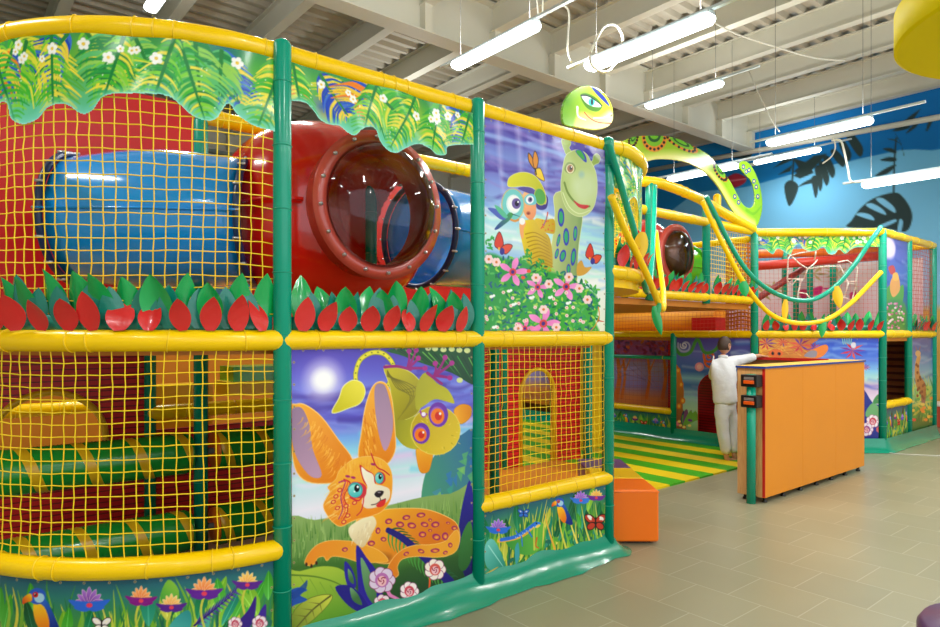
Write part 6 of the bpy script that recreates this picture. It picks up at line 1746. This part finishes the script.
# head with face, turned to the right
def head():
    c = V['head'] + Vector((0, 0, .01)); fw = (r_ * .82 + f_ * .57).normalized(); sd = fw.cross(Vector((0, 0, 1))).normalized(); up = Vector((0, 0, 1))
    b = MB(); n = 28; vs_ = []; fs = []
    for i in range(n + 1):
        t = -PI / 2 + PI * i / n
        for k in range(2 * n):
            a = PI * k / n; ca, sa, ct, st = math.cos(a), math.sin(a), math.cos(t), math.sin(t)
            x = ct * ca * .088; y = ct * sa * .072; z = st * .108
            if st < 0: x *= 1 - .18 * st * st; y *= 1 - .34 * st * st
            if ca > 0 and st < .2: x += .012 * ca * ct * max(0, -st + .2)
            # nose, brow, mouth, eye sockets
            dn = math.hypot(y / .013, (z + .012) / .026)
            if ca > 0: x += .02 * math.exp(-dn * dn); x += .006 * math.exp(-((z + .055) / .012) ** 2 - (y / .026) ** 2); x -= .008 * math.exp(-((z - .015) / .014) ** 2 - ((abs(y) - .03) / .016) ** 2)
            vs_.append(c + fw * x + sd * y + up * z)
    m = 2 * n
    for i in range(n):
        for k in range(m): fs.append((i * m + k, i * m + (k + 1) % m, (i + 1) * m + (k + 1) % m, (i + 1) * m + k))
    b.add(vs_, fs, 0, True)
    for s in (-1, 1):
        e = c + sd * s * .071 - fw * .008 - up * .006
        b.tube([e + (fw * math.cos(q) * .017 + up * math.sin(q) * .029) + sd * s * .006 for q in [2 * PI * k / 12 for k in range(12)]], .0065, 6, 0, True)
        b.lathe([(0, -.006), (.016, -.003), (.016, .004), (0, .006)], e + sd * s * .003, sd, 10)
    o = b.build('head', M['skin'], person)
    eb = MB()
    for s in (-1, 1): eb.lathe([(0, .0), (.009, .002), (.0, .007)], c + fw * .075 + sd * s * .03 + up * .015, fw, 10)
    eb.build('eyes', M['black'], o)
    lb = MB(); lb.tube([c + fw * .088 + sd * .02 - up * .056, c + fw * .096 - up * .054, c + fw * .088 - sd * .02 - up * .056], .005, 6); lb.build('lips', mat('lips', (176, 100, 92), .5), o)
    # short hair cap, lower at the nape
    hb = MB(); vs2 = []; fs2 = []; rr = random.Random(1)
    for i in range(n + 1):
        t = PI / 2 - PI * .66 * i / n
        for k in range(m):
            a = PI * k / n; ca = math.cos(a)
            lim = .10 if ca > .55 else (-.02 if ca > .1 else -.52)
            tt = max(t, math.asin(max(-1, min(1, lim))) if lim > -1 else t)
            j = 1 + rr.uniform(-.012, .02)
            st, ct = math.sin(tt), math.cos(tt)
            x = ct * ca * .096 * j; y = ct * math.sin(a) * .079 * j; z = st * .116 * j
            if st < 0: x *= 1 - .10 * st * st; y *= 1 - .24 * st * st
            vs2.append(c + fw * x + sd * y + up * z)
    for i in range(n):
        for k in range(m): fs2.append((i * m + k, i * m + (k + 1) % m, (i + 1) * m + (k + 1) % m, (i + 1) * m + k))
    hb.add(vs2, fs2, 0, True); hb.build('hair', M['hair'], person)
head()
# shirt
sn = ['hem', 'waist', 'chest', 'neck0', 'shL', 'elL', 'wrL', 'shR', 'elR', 'wrR']
V['neck0'] = PP(-.05, 1.275, .025)
def S(r, z, f=0.0): return PP(r, z, f)
sv = [S(-.045, 1.10, .01), S(-.05, .96, 0), S(-.035, .80, 0), S(-.03, .70, 0), V['neck0'], V['shL'], V['elL'], V['wrL'] + (V['elL'] - V['wrL']) * .12, V['shR'], V['elR'], V['wrR'] + (V['elR'] - V['wrR']) * .12]
sr = [(.15, .12), (.155, .125), (.16, .135), (.165, .14), .066, .088, .066, .05, .088, .066, .05]
se = [(0, 1), (1, 2), (2, 3), (0, 4), (0, 5), (5, 6), (6, 7), (0, 8), (8, 9), (9, 10)]
shirt = skinmesh('shirt', sv, se, sr, M['cloth'], person, 2)
cl = MB(); cc = V['neck0'] + Vector((0, 0, .045)); cl.lathe([(.062, -.03), (.058, .0), (.054, .012), (.05, .0)], cc, (0.1, .05, 1), 20); cl.build('collar', M['cloth'], shirt)
# trousers
tv = [PP(-.028, .88, .01), PP(-.03, .74, .01), V['hipL'] + Vector((0, 0, -.13)), V['knL'], V['anL'], V['hipR'] + Vector((0, 0, -.13)), V['knR'], V['anR']]
tr_ = [(.12, .10), (.14, .12), .095, .078, .066, .095, .078, .066]
te = [(0, 1), (1, 2), (2, 3), (3, 4), (1, 5), (5, 6), (6, 7)]
skinmesh('trousers', tv, te, tr_, M['cloth'], person, 2)
for o in person.children:
    if o.name.startswith(('shirt', 'trousers')):
        tx = bpy.data.textures.new('cloth_folds', 'CLOUDS'); tx.noise_scale = .12
        d = o.modifiers.new('folds', 'DISPLACE'); d.texture = tx; d.strength = .022; d.mid_level = .5; d.texture_coords = 'LOCAL'
# ------------------------------------------------------------------ world and view
w = bpy.data.worlds.new('world'); sc.world = w; w.use_nodes = True
bg = w.node_tree.nodes['Background']; bg.inputs[0].default_value = (*lin((232, 240, 246)), 1); bg.inputs[1].default_value = 1.75
vs = sc.view_settings
vs.view_transform = 'Standard'; vs.look = 'None'; vs.gamma = 1.0; vs.exposure = 0.12; vs.use_curve_mapping = False
